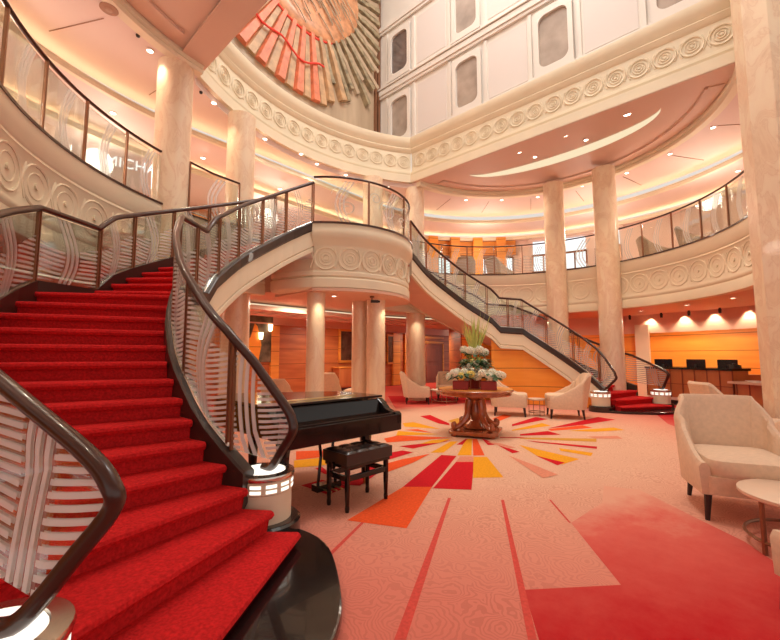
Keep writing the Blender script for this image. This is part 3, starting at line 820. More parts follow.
def plinth(s, label):
    # rounded dark granite platform around the first steps
    pi_, po = mir(O(-.97, 3.28), s), mir(O(-1.42, 1.50), s)
    f = (mir(in1[0], s)+mir(out1[0], s))/2-(mir(in1[3], s)+mir(out1[3], s))/2; f.z = 0; f.normalize()
    m = MB()
    e0, e1 = mir(in1[0], s), mir(out1[0], s); t = (e0-e1); t.z = 0; t.normalize()
    c = (e0+e1)/2
    A_ = e0+t*.28-f*.62; B_ = e0+t*.30-f*.15; 
    P = [A_, B_, e0+t*.10+f*.22, c+t*.38+f*.46, c+f*.54, c-t*.5+f*.46, e1+f*.2-t*.1, e1-t*.38-f*.25, e1-t*.35-f*.62]
    S_ = spline([(p.x, p.y, 0) for p in P], 6)
    m.prism([(p.x, p.y) for p in S_], 0, .06)
    o_ = m.build('granite_plinth', 'dark_stone', None, bevel=.015); tag(o_, label, 'plinth', 'granite plinths at the stair feet')
plinth(1, 'polished dark granite plinth below the first step of the near stair')
plinth(-1, 'polished dark granite plinth below the first step of the far stair')

def newel(c, toward, label):   # low drum with two rows of light slots
    t = thing('newel_pedestal', label, 'newel post', (c.x, c.y, 0), 0, 'lit drum newels at the stair feet')
    m = MB(); m.lathe([(.29, 0.0), (.29, .13), (.27, .145), (.27, .15)], n=32); m.build('base_ring', 'dark_stone', t, smooth=True)
    m = MB(); m.lathe([(.215, .15), (.215, .36), (.225, .37), (.225, .455), (.215, .465)], n=32); m.build('drum', 'cream', t, smooth=True)
    for k in range(12):
        for dz in (.392, .430):
            m = MB(); a0_, a1_ = 2*PI*k/12+.06, 2*PI*(k+1)/12-.10
            P = [(math.cos(a0_+(a1_-a0_)*q/4)*.227, math.sin(a0_+(a1_-a0_)*q/4)*.227) for q in range(5)]
            vs = [(x, y, dz-.012) for x, y in P]+[(x, y, dz+.012) for x, y in P]
            m.add(vs, [(q, q+1, 6+q, 5+q) for q in range(4)]); m.build('light_slot', 'newel_light', t, recalc=False)
    m = MB(); m.lathe([(.235, .465), (.24, .485), (.235, .50), (.17, .505), (.17, .49)], n=32); m.build('cap_ring', 'metal', t, smooth=True)
    m = MB(); m.lathe([(.165, .495), (.155, .51), (.02, .517)], n=32); m.build('light_disc', 'newel_light', t, smooth=True)
    return t
NL = {}
for s, w in ((1, 'near'), (-1, 'far')):
    for k, (p, side) in enumerate((((-1.00, 3.27), 'inner'), ((-1.30, 1.36), 'outer'))):
        c = mir(O(*p), s); NL[(s, k)] = c
newel(NL[(1, 0)], 0, 'lit cream drum newel beside the piano, near stair')
newel(NL[(1, 1)], 0, 'lit cream drum newel at the bottom left corner of the near stair')
newel(NL[(-1, 0)], 0, 'lit cream drum newel beside the tub chairs, far stair')
newel(NL[(-1, 1)], 0, 'lit cream drum newel by the reception desk, far stair')

def stair_rail(s, inner, label, gl1, gl2):
    if inner: P1, P2, nc = in1, in2, NL[(s, 0)]
    else: P1, P2, nc = out1, out2, NL[(s, 1)]
    P1 = [mir(p, s) for p in P1]; P2 = [mir(p, s) for p in P2]
    # shift path to the middle of the stringer
    def off(P, d):
        out = []
        for i, p in enumerate(P):
            t = P[min(i+1, len(P)-1)]-P[max(i-1, 0)]; t.z = 0; t.normalize(); out.append(p+Vector((-t.y, t.x, 0))*d)
        return out
    sg = (-1 if s > 0 else 1)*(1 if inner else -1)
    so = .065 if inner else .03; body = off(P1[3:], so*sg); body2 = off(P2, so*sg)
    land0 = body[-1]; land1 = body2[0].copy(); land1.z = 2.1
    flight1 = spline([tuple(p) for p in body], 3)
    body2[0].z = 2.14; f2 = body2
    path = flight1+spline([tuple(p) for p in f2], 2)
    root = thing('stair_balustrade', label, 'balustrade', (nc.x, nc.y, 0), 0, 'etched glass stair balustrades')
    H = .95
    # handrail: volute that sweeps forward and folds back down to the drum
    d0 = (body[0]-body[1]); d0.z = 0; d0.normalize()
    fwd = (P1[0]-P1[3]); fwd.z = 0; fwd.normalize()
    top = [p+Vector((0, 0, H)) for p in path]
    z0 = top[0].z
    c = Vector((nc.x, nc.y, 0))
    g = c-body[0]; g.z = 0
    a1 = Vector((c.x, c.y, .95))+fwd*.06
    nz = mir(O(-.72, 3.02), s) if inner else mir(O(-.95, 1.42), s)
    fwd = nz-c; fl_ = fwd.length; fwd.normalize(); nz0 = .84 if inner else .88; nose = Vector((nz.x, nz.y, nz0))
    back = (body[0]-nz); back.z = 0
    vol = [Vector((c.x, c.y, .525)), c+fwd*fl_*.30+Vector((0, 0, .55)), c+fwd*fl_*.7+Vector((0, 0, .55+(nz0-.55)*.55)), nose+Vector((0, 0, .0)), nose+Vector((0, 0, .08))-fwd*.01, nose+back*.10+Vector((0, 0, .17)), nz+back*.35+Vector((0, 0, nz0+.33)), nz+back*.65]
    vol[-1].z = nz0+.52
    vs_ = spline([tuple(p) for p in vol], 6)
    full = vs_[:-1]+spline([tuple(vol[-1]), tuple(top[0]+Vector((0, 0, -.01)))], 4)[0:]+top[1:]
    m = MB(); m.tube(full, .037, 12, flat=.85); m.build('handrail', 'handrail', root, smooth=True, world=True)
    # glass panels: first one fills the volute
    glp = []
    Lr = length(path)
    base = [Vector((p.x, p.y, p.z)) for p in path]
    def panel(seg, topseg, mat):
        d = 0; l2 = length(seg); vs = []; fs = []; uvs = []
        for i, p in enumerate(seg):
            if i: d += (seg[i]-seg[i-1]).length
            vs += [p, topseg[i]]
            if i:
                u0 = (d-(seg[i]-seg[i-1]).length)/l2; u1 = d/l2
                fs.append((2*i-2, 2*i, 2*i+1, 2*i-1)); uvs.append(((u0, 0), (u1, 0), (u1, 1), (u0, 1)))
        m = MB(); m.add(vs, fs, uvs); gg = m.build('glass_panel', mat, root, world=True, recalc=False)
        sm = gg.modifiers.new('t', 'SOLIDIFY'); sm.thickness = .012
    # volute panel
    ring_ = [q-Vector((0, 0, 0)) for q in vs_[8:]]+[top[0]-Vector((0, 0, .03)), body[0]+Vector((0, 0, .10))]
    u0_ = body[0]-nz; u0_.z = 0; Lu = u0_.length; u0_.normalize()
    m = MB(); cc = sum(ring_, Vector())/len(ring_); nr_ = len(ring_); allv = ring_+[cc]
    uvp = [((p-nz).dot(u0_)/.72, (p.z-.5)/1.5) for p in allv]
    fs_ = [(k, (k+1) % nr_, nr_) for k in range(nr_)]
    m.add(allv, fs_, [tuple(uvp[k] for k in f) for f in fs_]); gg = m.build('glass_panel', gl1, root, world=True, recalc=False)
    sm = gg.modifiers.new('t', 'SOLIDIFY'); sm.thickness = .012
    i = 0; n1 = len(flight1)
    cuts = [0, .28, .62, 1.0]
    L1 = length(flight1)
    cuts = [0, L1*.34, L1*.68, L1-.02]
    L2a = length(path)
    rest = L2a-L1
    cuts += [L1+.42 if inner else L1+.9]
    nr = 5
    for q in range(1, nr+1): cuts.append(cuts[4 if q == 1 else -1]*0+(cuts[4]+(L2a-cuts[4])*q/nr))
    for k in range(len(cuts)-1):
        if cuts[k+1]-cuts[k] < .1: continue
        seg = cut(path, cuts[k]+.02, cuts[k+1]-.02)
        panel([p+Vector((0, 0, .11)) for p in seg], [p+Vector((0, 0, H-.05)) for p in seg], gl1 if k < (3 if inner else 1) else gl2)
    for k, d in enumerate(cuts):
        p, t = along(path, min(d, L2a-1e-3)); ang = math.atan2(t.y, t.x)
        m = MB()
        for o_ in (-.022, .022): m.box(p+Vector((math.cos(ang)*o_, math.sin(ang)*o_, .52)), (.016, .03, .86), ang)
        m.build('post', 'bronze', root, world=True)
    m = MB(); m.tube([p+Vector((0, 0, .115)) for p in path], .016, 6); m.build('bottom_channel', 'metal', root, smooth=True, world=True)
    return root
stair_rail(1, True, 'etched glass balustrade with dark handrail, piano side of the near stair', 'glass_striped', 'glass_faint')
stair_rail(1, False, 'etched glass balustrade on the outer, left edge of the near stair', 'glass_striped', 'glass_faint')
stair_rail(-1, True, 'etched glass balustrade on the inner edge of the far stair', 'glass_faint', 'glass_faint')
stair_rail(-1, False, 'etched glass balustrade on the outer edge of the far stair, by reception', 'glass_faint', 'glass_faint')


# ------------------------------------------------------------------ lower deck walls
def ring_hit(px, py, cx, R, far=True):
    d = ray(px, py); dx, dy = d.x, d.y; ox, oy = CAM.x-cx, CAM.y
    a = dx*dx+dy*dy; b = 2*(ox*dx+oy*dy); c = ox*ox+oy*oy-R*R; q = b*b-4*a*c
    if q < 0: return None
    t = (-b+math.sqrt(q))/(2*a); return CAM+d*t
def wall_arc(name, cx, R, a0, a1, z0, z1, mat, n=60, th=.15):
    P = arc(cx, 0, R, math.radians(a0), math.radians(a1), n)
    m = MB(); m.sweep(P, [(0, z0), (0, z1), (-th, z1), (-th, z0)]); return struct(m.build(name, mat))
WR = 7.7
A1 = 43.0
wall_arc('wall_right', 2.4, WR, -78, A1, 0, 2.20, 'wood_amber')
wall_arc('wall_right_upper', 2.4, WR-.05, -78, A1, 2.20, 2.9, 'ceil_low')
wall_arc('baseboard_right', 2.4, WR-.03, -78, A1, 0, .12, 'dark_stone')
e0 = arc(2.4, 0, WR, math.radians(A1), math.radians(A1+1), 1)[0]; er = Vector((math.cos(math.radians(A1)), math.sin(math.radians(A1)), 0))
m = MB(); m.box(e0+er*1.5+Vector((0, 0, 1.45)), (3.0, .12, 2.9), math.radians(A1)); struct(m.build('wall_right_return', 'wood_red'))
m = MB(); m.box((3, 9.1, 1.45), (22, .2, 2.9)); struct(m.build('wall_back', 'wood_red'))
m = MB(); m.box((3, 8.97, 2.72), (22, .08, .3)); m.box((3, 8.94, 2.55), (22, .1, .05)); struct(m.build('trim_back_valance', 'ceil_low'))
wall_arc('wall_left', -2.4, WR, 112, 205, 0, 2.42, 'wood_orange')
wall_arc('wall_left_upper', -2.4, WR-.05, 112, 205, 2.42, 2.9, 'ceil_low')
# wall features on the back wall
def on_back(x0, y0, x1, y1, y=8.99):
    a = aty(x0, y0, y); b = aty(x1, y1, y); return a.x, a.z, b.x, b.z
x0, z0, x1, z1 = on_back(421, 344, 442, 380)
d1 = None
m = MB(); m.box(((x0+x1)/2, 8.96, 1.02), (x1-x0, .06, 2.04)); d1 = struct(m.build('door_1', 'wood_door', bevel=.01))
m = MB()
for z in (.55, 1.45): m.box(((x0+x1)/2, 8.92, z), ((x1-x0)*.62, .03, .72))
m.build('door_panel', 'wood_door', d1, bevel=.01)
m = MB()
for x in (x0-.06, x1+.06): m.box((x, 8.95, 1.07), (.10, .09, 2.14))
m.box(((x0+x1)/2, 8.95, 2.12), (x1-x0+.22, .09, .12)); m.box(((x0+x1)/2, 8.95, 2.38), (x1-x0+.22, .09, .1)); struct(m.build('trim_door_frame', 'wood_orange'))
m = MB(); m.ball((x0+.12, 8.9, 1.0), .035); m.build('door_handle', 'brass', d1, smooth=True)
for i, (xa, xb) in enumerate(((270, 278), (392, 399), (404, 406), (462, 476))):
    a = aty(xa, 350, 8.99).x; b = aty(xb, 350, 8.99).x
    m = MB(); m.box(((a+b)/2, 8.95, 1.25), (b-a, .1, 2.5)); struct(m.build('trim_back_pilaster_%s' % 'abcd'[i], 'wood_orange' if i != 3 else 'wood_amber'))
x0, z1, x1, z0 = on_back(339, 330, 370, 361)
pt = thing('framed_painting', 'large dark framed painting on the back wall, left of the balcony columns', 'painting', ((x0+x1)/2, 8.95, z0), 0, 'paintings on the back wall')
m = MB(); m.box((0, 0, (z1-z0)/2), (x1-x0-.1, .04, z1-z0-.1)); m.build('canvas', 'painting_dark', pt)
m = MB()
for s in (-1, 1):
    m.box((s*(x1-x0)/2, -.01, (z1-z0)/2), (.09, .07, z1-z0+.09)); m.box((0, -.01, (z1-z0)/2+s*(z1-z0)/2), (x1-x0, .07, .09))
m.build('frame', 'wood_orange', pt)
x0, z1, x1, z0 = on_back(387, 331, 393, 363)
p2_ = dup(pt, (x0+.3, 8.95, z0), label='narrow dark framed painting on the back wall, right of the balcony columns'); p2_.scale = (.35, 1, 1)
x0, z1, x1, z0 = on_back(236, 311, 271, 362)
ar = thing('art_panel', 'dark mottled tapestry panel with a pale peak, left end of the back wall', 'wall art', ((x0+x1)/2, 8.95, z0))
simple('tapestry', (.16, .12, .07), .6, noise=.9, nscale=2.5)
m = MB(); m.box((0, 0, (z1-z0)/2), (x1-x0, .05, z1-z0)); m.build('panel', 'tapestry', ar)
w_ = x1-x0; h_ = z1-z0
m = MB(); m.add([(w_*q[0], -.04, h_*q[1]) for q in ((-.45, .0), (.1, .0), (.18, .35), (.06, .72), (-.02, .78), (-.12, .5), (-.45, .3))], [tuple(range(7))])
m.add([(w_*q[0], -.026, h_*q[1]) for q in ((-.45, .0), (.1, .0), (.18, .35), (.06, .72), (-.02, .78), (-.12, .5), (-.45, .3))], [tuple(range(7))[::-1]])
m.build('pale_peak', 'wood_amber', ar)
# console below the painting
x0, z1, x1, z0 = on_back(336, 369, 366, 388, 8.7)
cs = thing('console_cabinet', 'wooden console cabinet against the back wall under the dark painting', 'cabinet', ((x0+x1)/2, 8.72, 0))
m = MB(); m.box((0, 0, .52), (x1-x0, .4, .78)); m.build('body', 'wood_red', cs, bevel=.01)
m = MB(); m.box((0, -.01, .93), (x1-x0+.08, .46, .05)); m.build('top', 'wood_orange', cs, bevel=.01)
m = MB(); m.box((0, 0, .065), (x1-x0-.06, .34, .13)); m.build('plinth', 'black_matte', cs)
for s in (-1, 1):
    m = MB(); m.box((s*(x1-x0)/4, -.21, .52), ((x1-x0)/2-.04, .025, .70)); d = m.build('door', 'wood_desk', cs, bevel=.006)
    m = MB(); m.ball((-s*-.05+0, -.235, .55), .018); m.build('knob', 'brass', d)
# wall sconces on the back wall
for i, (x, y, lab) in enumerate(((270.5, 328, 'lit candle sconce on the amber pilaster of the back wall'), (261, 336, 'lit candle sconce in front of the dark tapestry panel'))):
    p = aty(x, y, 8.85)
    t = thing('wall_sconce', lab, 'wall lamp', p, 0, 'sconces on the back wall')
    m = MB(); m.lathe([(.03, -.12), (.06, -.1), (.08, .12), (.07, .12)], n=12); m.build('shade', 'sconce_glow', t, smooth=True)
    m = MB(); m.box((0, .06, -.12), (.05, .1, .05)); m.build('bracket', 'brass', t)
# dark round speaker on the wood wall
p = aty(452.5, 351.5, 8.93)
t = thing('wall_speaker', 'small dark device on the red wood wall right of the door', 'speaker', p)
m = MB(); m.box((0, 0, 0), (.22, .1, .12)); m.build('housing', 'black_matte', t, bevel=.02)
m = MB(); m.box((.03, -.055, 0), (.1, .02, .07)); m.build('grille', 'bronze', t)

for nm, r_, z_0 in (('trim_lower_cove', 1.5, 2.62), ('trim_lower_step', 2.0, 2.56)):
    Pc = arc(LC, 0, LR+r_, math.radians(55), PI/2, 20)+arc(-LC, 0, LL+r_, PI/2, math.radians(150), 40)
    m = MB(); m.sweep(Pc, [(0, z_0), (0, z_0+.10), (-.03, z_0+.12), (-.5, z_0+.12), (-.5, z_0)][::-1]); struct(m.build(nm, 'ceil_pink'))
m = MB(); m.sweep([p_+Vector((0, 0, 2.755)) for p_ in arc(LC, 0, LR+1.6, math.radians(55), PI/2, 20)+arc(-LC, 0, LL+1.6, PI/2, math.radians(150), 40)], [(0, 0), (0, .03), (-.08, .03), (-.08, 0)]); struct(m.build('trim_lower_cove_light', 'cove_soft'))
pil = ring_hit(642.5, 340, 2.4, WR-.1); pa = math.atan2(pil.y, pil.x-2.4)
m = MB(); m.box((pil.x, pil.y, 1.25), (.14, .42, 2.5), pa); struct(m.build('trim_reception_pilaster', 'cream'))

# ------------------------------------------------------------------ upper deck walls
UR = 7.3
wall_arc('wall_upper_right', 3.0, UR, -75, 64, 4.05, 6.5, 'ceil_pink')
wall_arc('wall_upper_left', -3.0, UR, 108, 205, 4.05, 6.5, 'ceil_pink')
e1 = arc(3.0, 0, UR, math.radians(64), math.radians(65), 1)[0]
m = MB(); m.box((0, 9.6, 5.25), (14, .2, 2.5)); struct(m.build('wall_upper_back', 'wood_red'))
def shop(cx, a0, a1, n, k0, sgn=1):
    for i in range(n):
        q0 = a0+(a1-a0)*i/n; q1 = a0+(a1-a0)*(i+1)/n; g = (q1-q0)
        P = arc(cx, 0, UR-.06, math.radians(q0+g*.16), math.radians(q1-g*.16), 6)
        m = MB(); hz = 6.15 if k0 == 40 else 5.55; m.sweep(P, [(0, 4.2), (0, hz), (-.04, hz), (-.04, 4.2)]); w = m.build('window_%d' % (k0+i), 'shop_light'); struct(w)
        P = arc(cx, 0, UR-.08, math.radians(q0+g*.14), math.radians(q1-g*.14), 6)
        m = MB(); m.sweep(P, [(0, 4.85), (.03, 4.85), (.03, 4.9), (0, 4.9)]); m.sweep(P, [(0, 5.52), (.03, 5.52), (.03, 5.6), (0, 5.6)])
        for k in (0, 3, 6): m.box(P[k]+Vector((0, 0, 4.9)), (.05, .05, 1.35))
        m.build('window_frame', 'bronze', w)
    P = arc(cx, 0, UR-.1, math.radians(a0), math.radians(a1), 30)
    m = MB(); zb = 6.18 if k0 == 40 else 5.65; m.sweep(P, [(0, zb), (.12, zb), (.12, 6.3), (0, 6.3)]); return m
m = shop(3.0, 28, 62, 5, 30); struct(m.build('trim_upper_right_valance', 'wood_orange'))
m = shop(3.0, -4, 24, 3, 40); struct(m.build('trim_upper_right_header', 'ceil_pink'))
m = shop(-3.0, 118, 165, 5, 50); struct(m.build('trim_upper_left_valance', 'wood_orange'))
for i, a in enumerate((33, 41, 49, 57)):
    p = arc(3.0, 0, UR-.25, math.radians(a-1.6), math.radians(a+1.6), 4); m = MB(); m.sweep(p, [(0, 4.05), (.25, 4.05), (.25, 6.35), (0, 6.35)])
    struct(m.build('trim_upper_pier_%s' % 'abcd'[i], 'wood_amber' if i % 2 else 'wood_orange'))
# back of the balcony zone on the upper deck
m = MB(); m.box((-1.2, 9.4, 5.0), (1.5, .2, 1.9)); m.box((2.6, 9.4, 5.0), (1.3, .2, 1.9)); struct(m.build('trim_upper_back_panels', 'wood_amber'))
m = MB(); m.box((.8, 9.47, 5.0), (1.6, .06, 1.5)); struct(m.build('window_60', 'shop_light'))
m = MB(); m.box((-3.6, 9.47, 5.0), (1.8, .06, 1.5)); struct(m.build('window_61', 'shop_light'))
# illuminated shop name seen through the left gallery glass
def text(name, s, size, loc, dirv, mat, label=None, cat='sign', ext=.01):
    cu = bpy.data.curves.new(name, 'FONT'); cu.body = s; cu.size = size; cu.extrude = ext; cu.align_x = 'CENTER'; cu.align_y = 'CENTER'
    tmp = bpy.data.objects.new(name+'_tmp', cu); C.objects.link(tmp)
    dg = bpy.context.evaluated_depsgraph_get(); me = bpy.data.meshes.new_from_object(tmp.evaluated_get(dg))
    bpy.data.objects.remove(tmp)
    me.materials.clear(); me.materials.append(M[mat]); o = bpy.data.objects.new(name, me); C.objects.link(o)
    o.location = loc; o.rotation_euler = (PI/2, 0, math.atan2(dirv.y, dirv.x)); 
    if label: tag(o, label, cat)
    return o
p = ring_hit(140, 167, -3.0, UR-.35); z_sg = p.z
tt = (CAM-p); tt.z = 0; tt.normalize(); right = Vector((-tt.y, tt.x, 0))
text('shop_sign', 'MICHAEL', .34, p, right, 'sign_white', 'glowing white shop lettering seen through the upper left gallery glass')

# ------------------------------------------------------------------ reception
rd = thing('reception_desk', 'curved wooden reception desk with a black top and grid panels', 'desk', (7.9, -1.9, 0))
def rarc(a0, a1, r, n=24): return arc(2.4, 0, r, math.radians(a0), math.radians(a1), n)
m = MB(); m.sweep(rarc(-37, -14, 5.62), [(0, .14), (0, 1.02), (-.5, 1.02), (-.5, .14)]); m.build('body', 'wood_desk', rd, world=True)
m = MB(); m.sweep(rarc(-37.3, -13.7, 5.62), [(.05, 1.02), (.05, 1.08), (-.55, 1.08), (-.55, 1.02)]); m.build('top', 'black_lacquer', rd, world=True)
m = MB(); m.sweep(rarc(-36.8, -14.2, 5.66), [(0, 0), (0, .14), (-.4, .14), (-.4, 0)]); m.build('kick_base', 'black_matte', rd, world=True)
m = MB(); m.sweep(rarc(-37, -14, 5.62), [(0, .14), (.02, .14), (.02, .22), (0, .22)]); m.build('foot_trim', 'ceil_pink', rd, world=True)
m = MB(); m.sweep(rarc(-37, -14, 5.615), [(0, .60), (.012, .60), (.012, .615), (0, .615)])
for k in range(8):
    p = rarc(-37+23*k/7, -36.9+23*k/7, 5.612, 1)[0]; m.box((p.x, p.y, .62), (.02, .02, .8), math.radians(-37+23*k/7))
m.build('joint_grid', 'wood_door', rd, world=True)
m = MB(); m.sweep(rarc(-37, -14, 6.12), [(0, 0), (0, .92), (-.42, .92), (-.42, 0)]); m.build('work_shelf', 'wood_desk', rd, world=True)
rt = thing('reception_counter', 'lower wooden counter at the right end of the reception desk', 'counter', (6.6, -3.9, 0))
m = MB(); m.sweep(rarc(-56, -37.6, 5.60), [(0, .14), (0, .72), (-.5, .72), (-.5, .14)]); m.build('body', 'wood_desk', rt, world=True)
m = MB(); m.sweep(rarc(-56, -37.6, 5.42), [(.05, .72), (.05, .77), (-.7, .77), (-.7, .72)]); m.build('top', 'table_top', rt, world=True)
m = MB(); m.sweep(rarc(-56, -37.8, 5.64), [(0, 0), (0, .14), (-.4, .14), (-.4, 0)]); m.build('kick_base', 'black_matte', rt, world=True)
m = MB()
for k in range(6):
    p = rarc(-54+3.2*k, -53.9+3.2*k, 5.595, 1)[0]; m.box((p.x, p.y, .43), (.02, .02, .56), math.radians(-54+3.2*k))
m.build('joint_grid', 'wood_door', rt, world=True)
mon0 = None
for x, lab in ((663.5, 'black computer monitor at the far left end of the reception desk'), (696, 'black computer monitor in the middle of the reception desk'), (727.5, 'black computer monitor nearest the phone on the reception desk')):
    p = ring_hit(x, 366, 2.4, 6.28); ang = math.atan2(p.y, p.x-2.4)
    if mon0 is None:
        mon0 = t = thing('computer_monitor', lab, 'monitor', (p.x, p.y, 1.07), ang+PI/2, 'reception monitors')
        m = MB(); m.box((0, 0, .10), (.50, .035, .27)); sc_ = m.build('screen_case', 'pane_screen', t, bevel=.008)
        m = MB(); m.box((0, .03, -.02), (.05, .03, .20)); m.build('stand', 'black_matte', t)
        m = MB(); m.box((0, .02, -.12), (.24, .18, .015)); m.build('base', 'black_matte', t, bevel=.004)
    else: dup(mon0, (p.x, p.y, 1.07), ang+PI/2, lab)
p = ring_hit(739, 372, 2.4, 5.85)
t = thing('desk_phone', 'black desk phone at the end of the black reception top', 'phone', (rarc(-36, -35, 5.85, 1)[0].x, rarc(-36, -35, 5.85, 1)[0].y, 1.08), .6)
m = MB(); m.add([(-.1, -.09, 0), (.1, -.09, 0), (.1, .09, 0), (-.1, .09, 0), (-.1, -.09, .03), (.1, -.09, .03), (.1, .09, .10), (-.1, .09, .10)], [(0, 3, 2, 1), (4, 5, 6, 7), (0, 1, 5, 4), (2, 3, 7, 6), (1, 2, 6, 5), (0, 4, 7, 3)]); m.build('body', 'black_matte', t, bevel=.006)
m = MB(); m.box((-.06, 0, .09), (.045, .2, .035), 0, .3); m.build('handset', 'black_matte', t, bevel=.01)
q = rarc(-43, -42, 5.6, 1)[0]
t = thing('paper_stack', 'white leaflets lying on the lower reception counter', 'papers', (q.x, q.y, .77), .4)
m = MB(); m.box((0, 0, .015), (.3, .21, .03), .1); m.box((.02, .03, .035), (.29, .2, .012), .5); m.build('sheets', 'white_paper', t)
# ceiling spots that scallop the bulkhead
def spot(loc, power, size=1.2, blend=.6, col=(1, .78, .55), target=None, r=.04):
    l = bpy.data.lights.new('spot', 'SPOT'); l.energy = power; l.spot_size = size; l.spot_blend = blend; l.color = col; l.shadow_soft_size = r
    o = bpy.data.objects.new('spot_light', l); C.objects.link(o); o.location = loc
    d = (Vector(target)-Vector(loc)) if target else Vector((0, 0, -1)); o.rotation_euler = d.to_track_quat('-Z', 'Y').to_euler(); return o
def point(loc, power, col=(1, .78, .55), r=.15):
    l = bpy.data.lights.new('point', 'POINT'); l.energy = power; l.color = col; l.shadow_soft_size = r
    o = bpy.data.objects.new('point_light', l); C.objects.link(o); o.location = loc; return o
def area(loc, power, sx, sy, target, col=(1, .85, .7)):
    l = bpy.data.lights.new('area', 'AREA'); l.energy = power; l.shape = 'RECTANGLE'; l.size = sx; l.size_y = sy; l.color = col
    o = bpy.data.objects.new('area_light', l); C.objects.link(o); o.location = loc
    d = Vector(target)-Vector(loc); o.rotation_euler = d.to_track_quat('-Z', 'Y').to_euler(); return o
tk = None
for x, lab in ((650, 'black track spot left of the reception wall'), (684, 'black track spot, second above the reception wall'), (714, 'black track spot, third above the reception wall'), (748, 'black track spot above the lower counter')):
    p = ring_hit(x, 330, 2.4, WR-.16); ang = math.atan2(p.y, p.x-2.4)
    q = Vector((2.4+math.cos(ang)*(WR-.17), math.sin(ang)*(WR-.17), 2.80))
    spot(q, 60, 1.6, .5)
    q2 = Vector((2.4+math.cos(ang+.07)*(WR-.45), math.sin(ang+.07)*(WR-.45), 2.84))
    if tk is None:
        tk = t = thing('track_spotlight', lab, 'spotlight', q2, ang, 'track spots over reception')
        m = MB(); m.lathe([(.03, -.02), (.03, .0)], (0, 0, 0), 12); m.build('mount', 'black_matte', t)
        m = MB(); m.lathe([(.035, -.16), (.045, -.05), (.03, -.02)], (0, 0, 0), 12); m.build('lamp_head', 'black_matte', t, smooth=True)
    else: dup(tk, q2, ang, lab)

# ------------------------------------------------------------------ tub chairs and low tables
def tub_chair(label, loc, rz, fab='fabric', group=None):
    t = thing('tub_chair', label, 'armchair', loc, rz, group)
    n = 44; rows = []
    for i in range(n+1):
        u = -1+2*i/n            # 0 = back centre, +-1 = arm fronts
        k = abs(u)
        if k < .62:
            th_ = u/.62*PI/2; sx = math.copysign(abs(math.sin(th_))**.62, th_); cy = abs(math.cos(th_))**.62
            x, y = .355*sx, .06+.29*cy
        else:
            x = math.copysign(.355-.02*(k-.62)/.38, u); y = .06-(k-.62)/.38*.40
        nrm = Vector((x, max(y-.0, 0)*.9, 0)); nrm = nrm.normalized() if nrm.length > 0 else Vector((0, 1, 0))
        s = min(1, max(0, (k-.22)/.76)); s = s*s*(3-2*s)*.3+s*.7
        top = .42+.46*(1-s)**1.35
        lean = .10*(top-.2)/.7*(1.25 if y > .2 else .5)
        o_b = Vector((x, y, .19)); o_t = Vector((x*(1-.16*max(0, top-.45)/.42), y, top))+nrm*lean*(1 if k < .25 else .7)
        i_b = o_b-nrm*.075; i_t = o_t-nrm*.07
        rows.append([i_b+Vector((0, 0, .0)), i_t-Vector((0, 0, .03)), (i_t*.7+o_t*.3)+Vector((0, 0, .005)), (i_t*.3+o_t*.7)+Vector((0, 0, .005)), o_t-Vector((0, 0, .03)), o_b])
    m = MB(); vs = [v for r in rows for v in r]; c = 6; fs = []
    for i in range(n):
        for k in range(c): l = (k+1) % c; fs.append((i*c+k, (i+1)*c+k, (i+1)*c+l, i*c+l))
    fs += [tuple(range(c)), tuple(range(n*c, n*c+c))]
    m.add(vs, fs); m.build('backrest', fab, t, smooth=True)
    P = rrect(.60, .68, .08); m = MB(); m.prism([(p[0], p[1]-.04) for p in P], .20, .33); m.build('seat_base', fab, t, smooth=True)
    m = MB(); vs = []; fs = []; P = rrect(.57, .66, .1, 5); N_ = len(P)
    for sc_, z in ((.97, .33), (1.0, .36), (1.0, .42), (.97, .45), (.85, .465), (.3, .475)): vs += [(p[0]*sc_, p[1]*sc_-.055, z) for p in P]
    for l in range(5):
        for i in range(N_): j = (i+1) % N_; fs.append((l*N_+i, l*N_+j, (l+1)*N_+j, (l+1)*N_+i))
    fs += [tuple(range(N_))[::-1], tuple(range(5*N_, 6*N_))]
    m.add(vs, fs); m.build('seat', fab, t, smooth=True)
    for x, y in ((-.29, -.31), (.29, -.31), (-.25, .26), (.25, .26)):
        m = MB(); s = Vector((math.copysign(.02, x), math.copysign(.02, y), 0)); m.tube([Vector((x, y, .2)), Vector((x, y, 0))+s], [.028, .016], 8); m.build('leg', 'dark_leg', t)
    return t
def heading(dx, dy):       # rotation so that local -Y points along the old-frame direction
    d = Odir(dx, dy); return math.atan2(d.y, d.x)+PI/2
tc0 = tub_chair('large beige tub chair at the right beside the oval coffee table', O(3.19, 3.78), heading(-.38, -.92), group='beige tub chairs'); tc0.scale = (1.13,)*3
def chair(lab, X, Y, dx, dy, sc_=1.0, z=0, src=None):
    c = dup(src or tc0, O(X, Y, z), heading(dx, dy), lab); c.scale = (sc_,)*3; return c
chair('beige tub chair seen from the side, between the large chair and reception', 5.78, 6.95, .95, -.15, 1.08)
chair('beige tub chair cut by the bottom right corner of the photo', 2.50, 2.03, -.05, 1)
chair('beige tub chair low behind the large one, under the second coffee table', 5.22, 5.25, -.2, 1)
chair('beige tub chair with its back to the far stair foot', 4.06, 9.35, -.95, .25, 1.14)
chair('beige tub chair right behind the flower table, facing the low table', 2.86, 9.78, .95, -.3, 1.12)
chair('beige tub chair in profile, facing right, left of the flower table', .78, 12.1, 1, .0, 1.05)
chair('beige tub chair facing forward, just left of the flowers', 1.85, 13.1, -.1, -1, 1.0)
chair('beige tub chair back seen over the handrail, left of the slim column', -2.62, 9.6, .1, 1, 1.0)
chair('beige tub chair back directly right of the slim balcony column', -1.72, 10.9, 0, 1, 1.1)
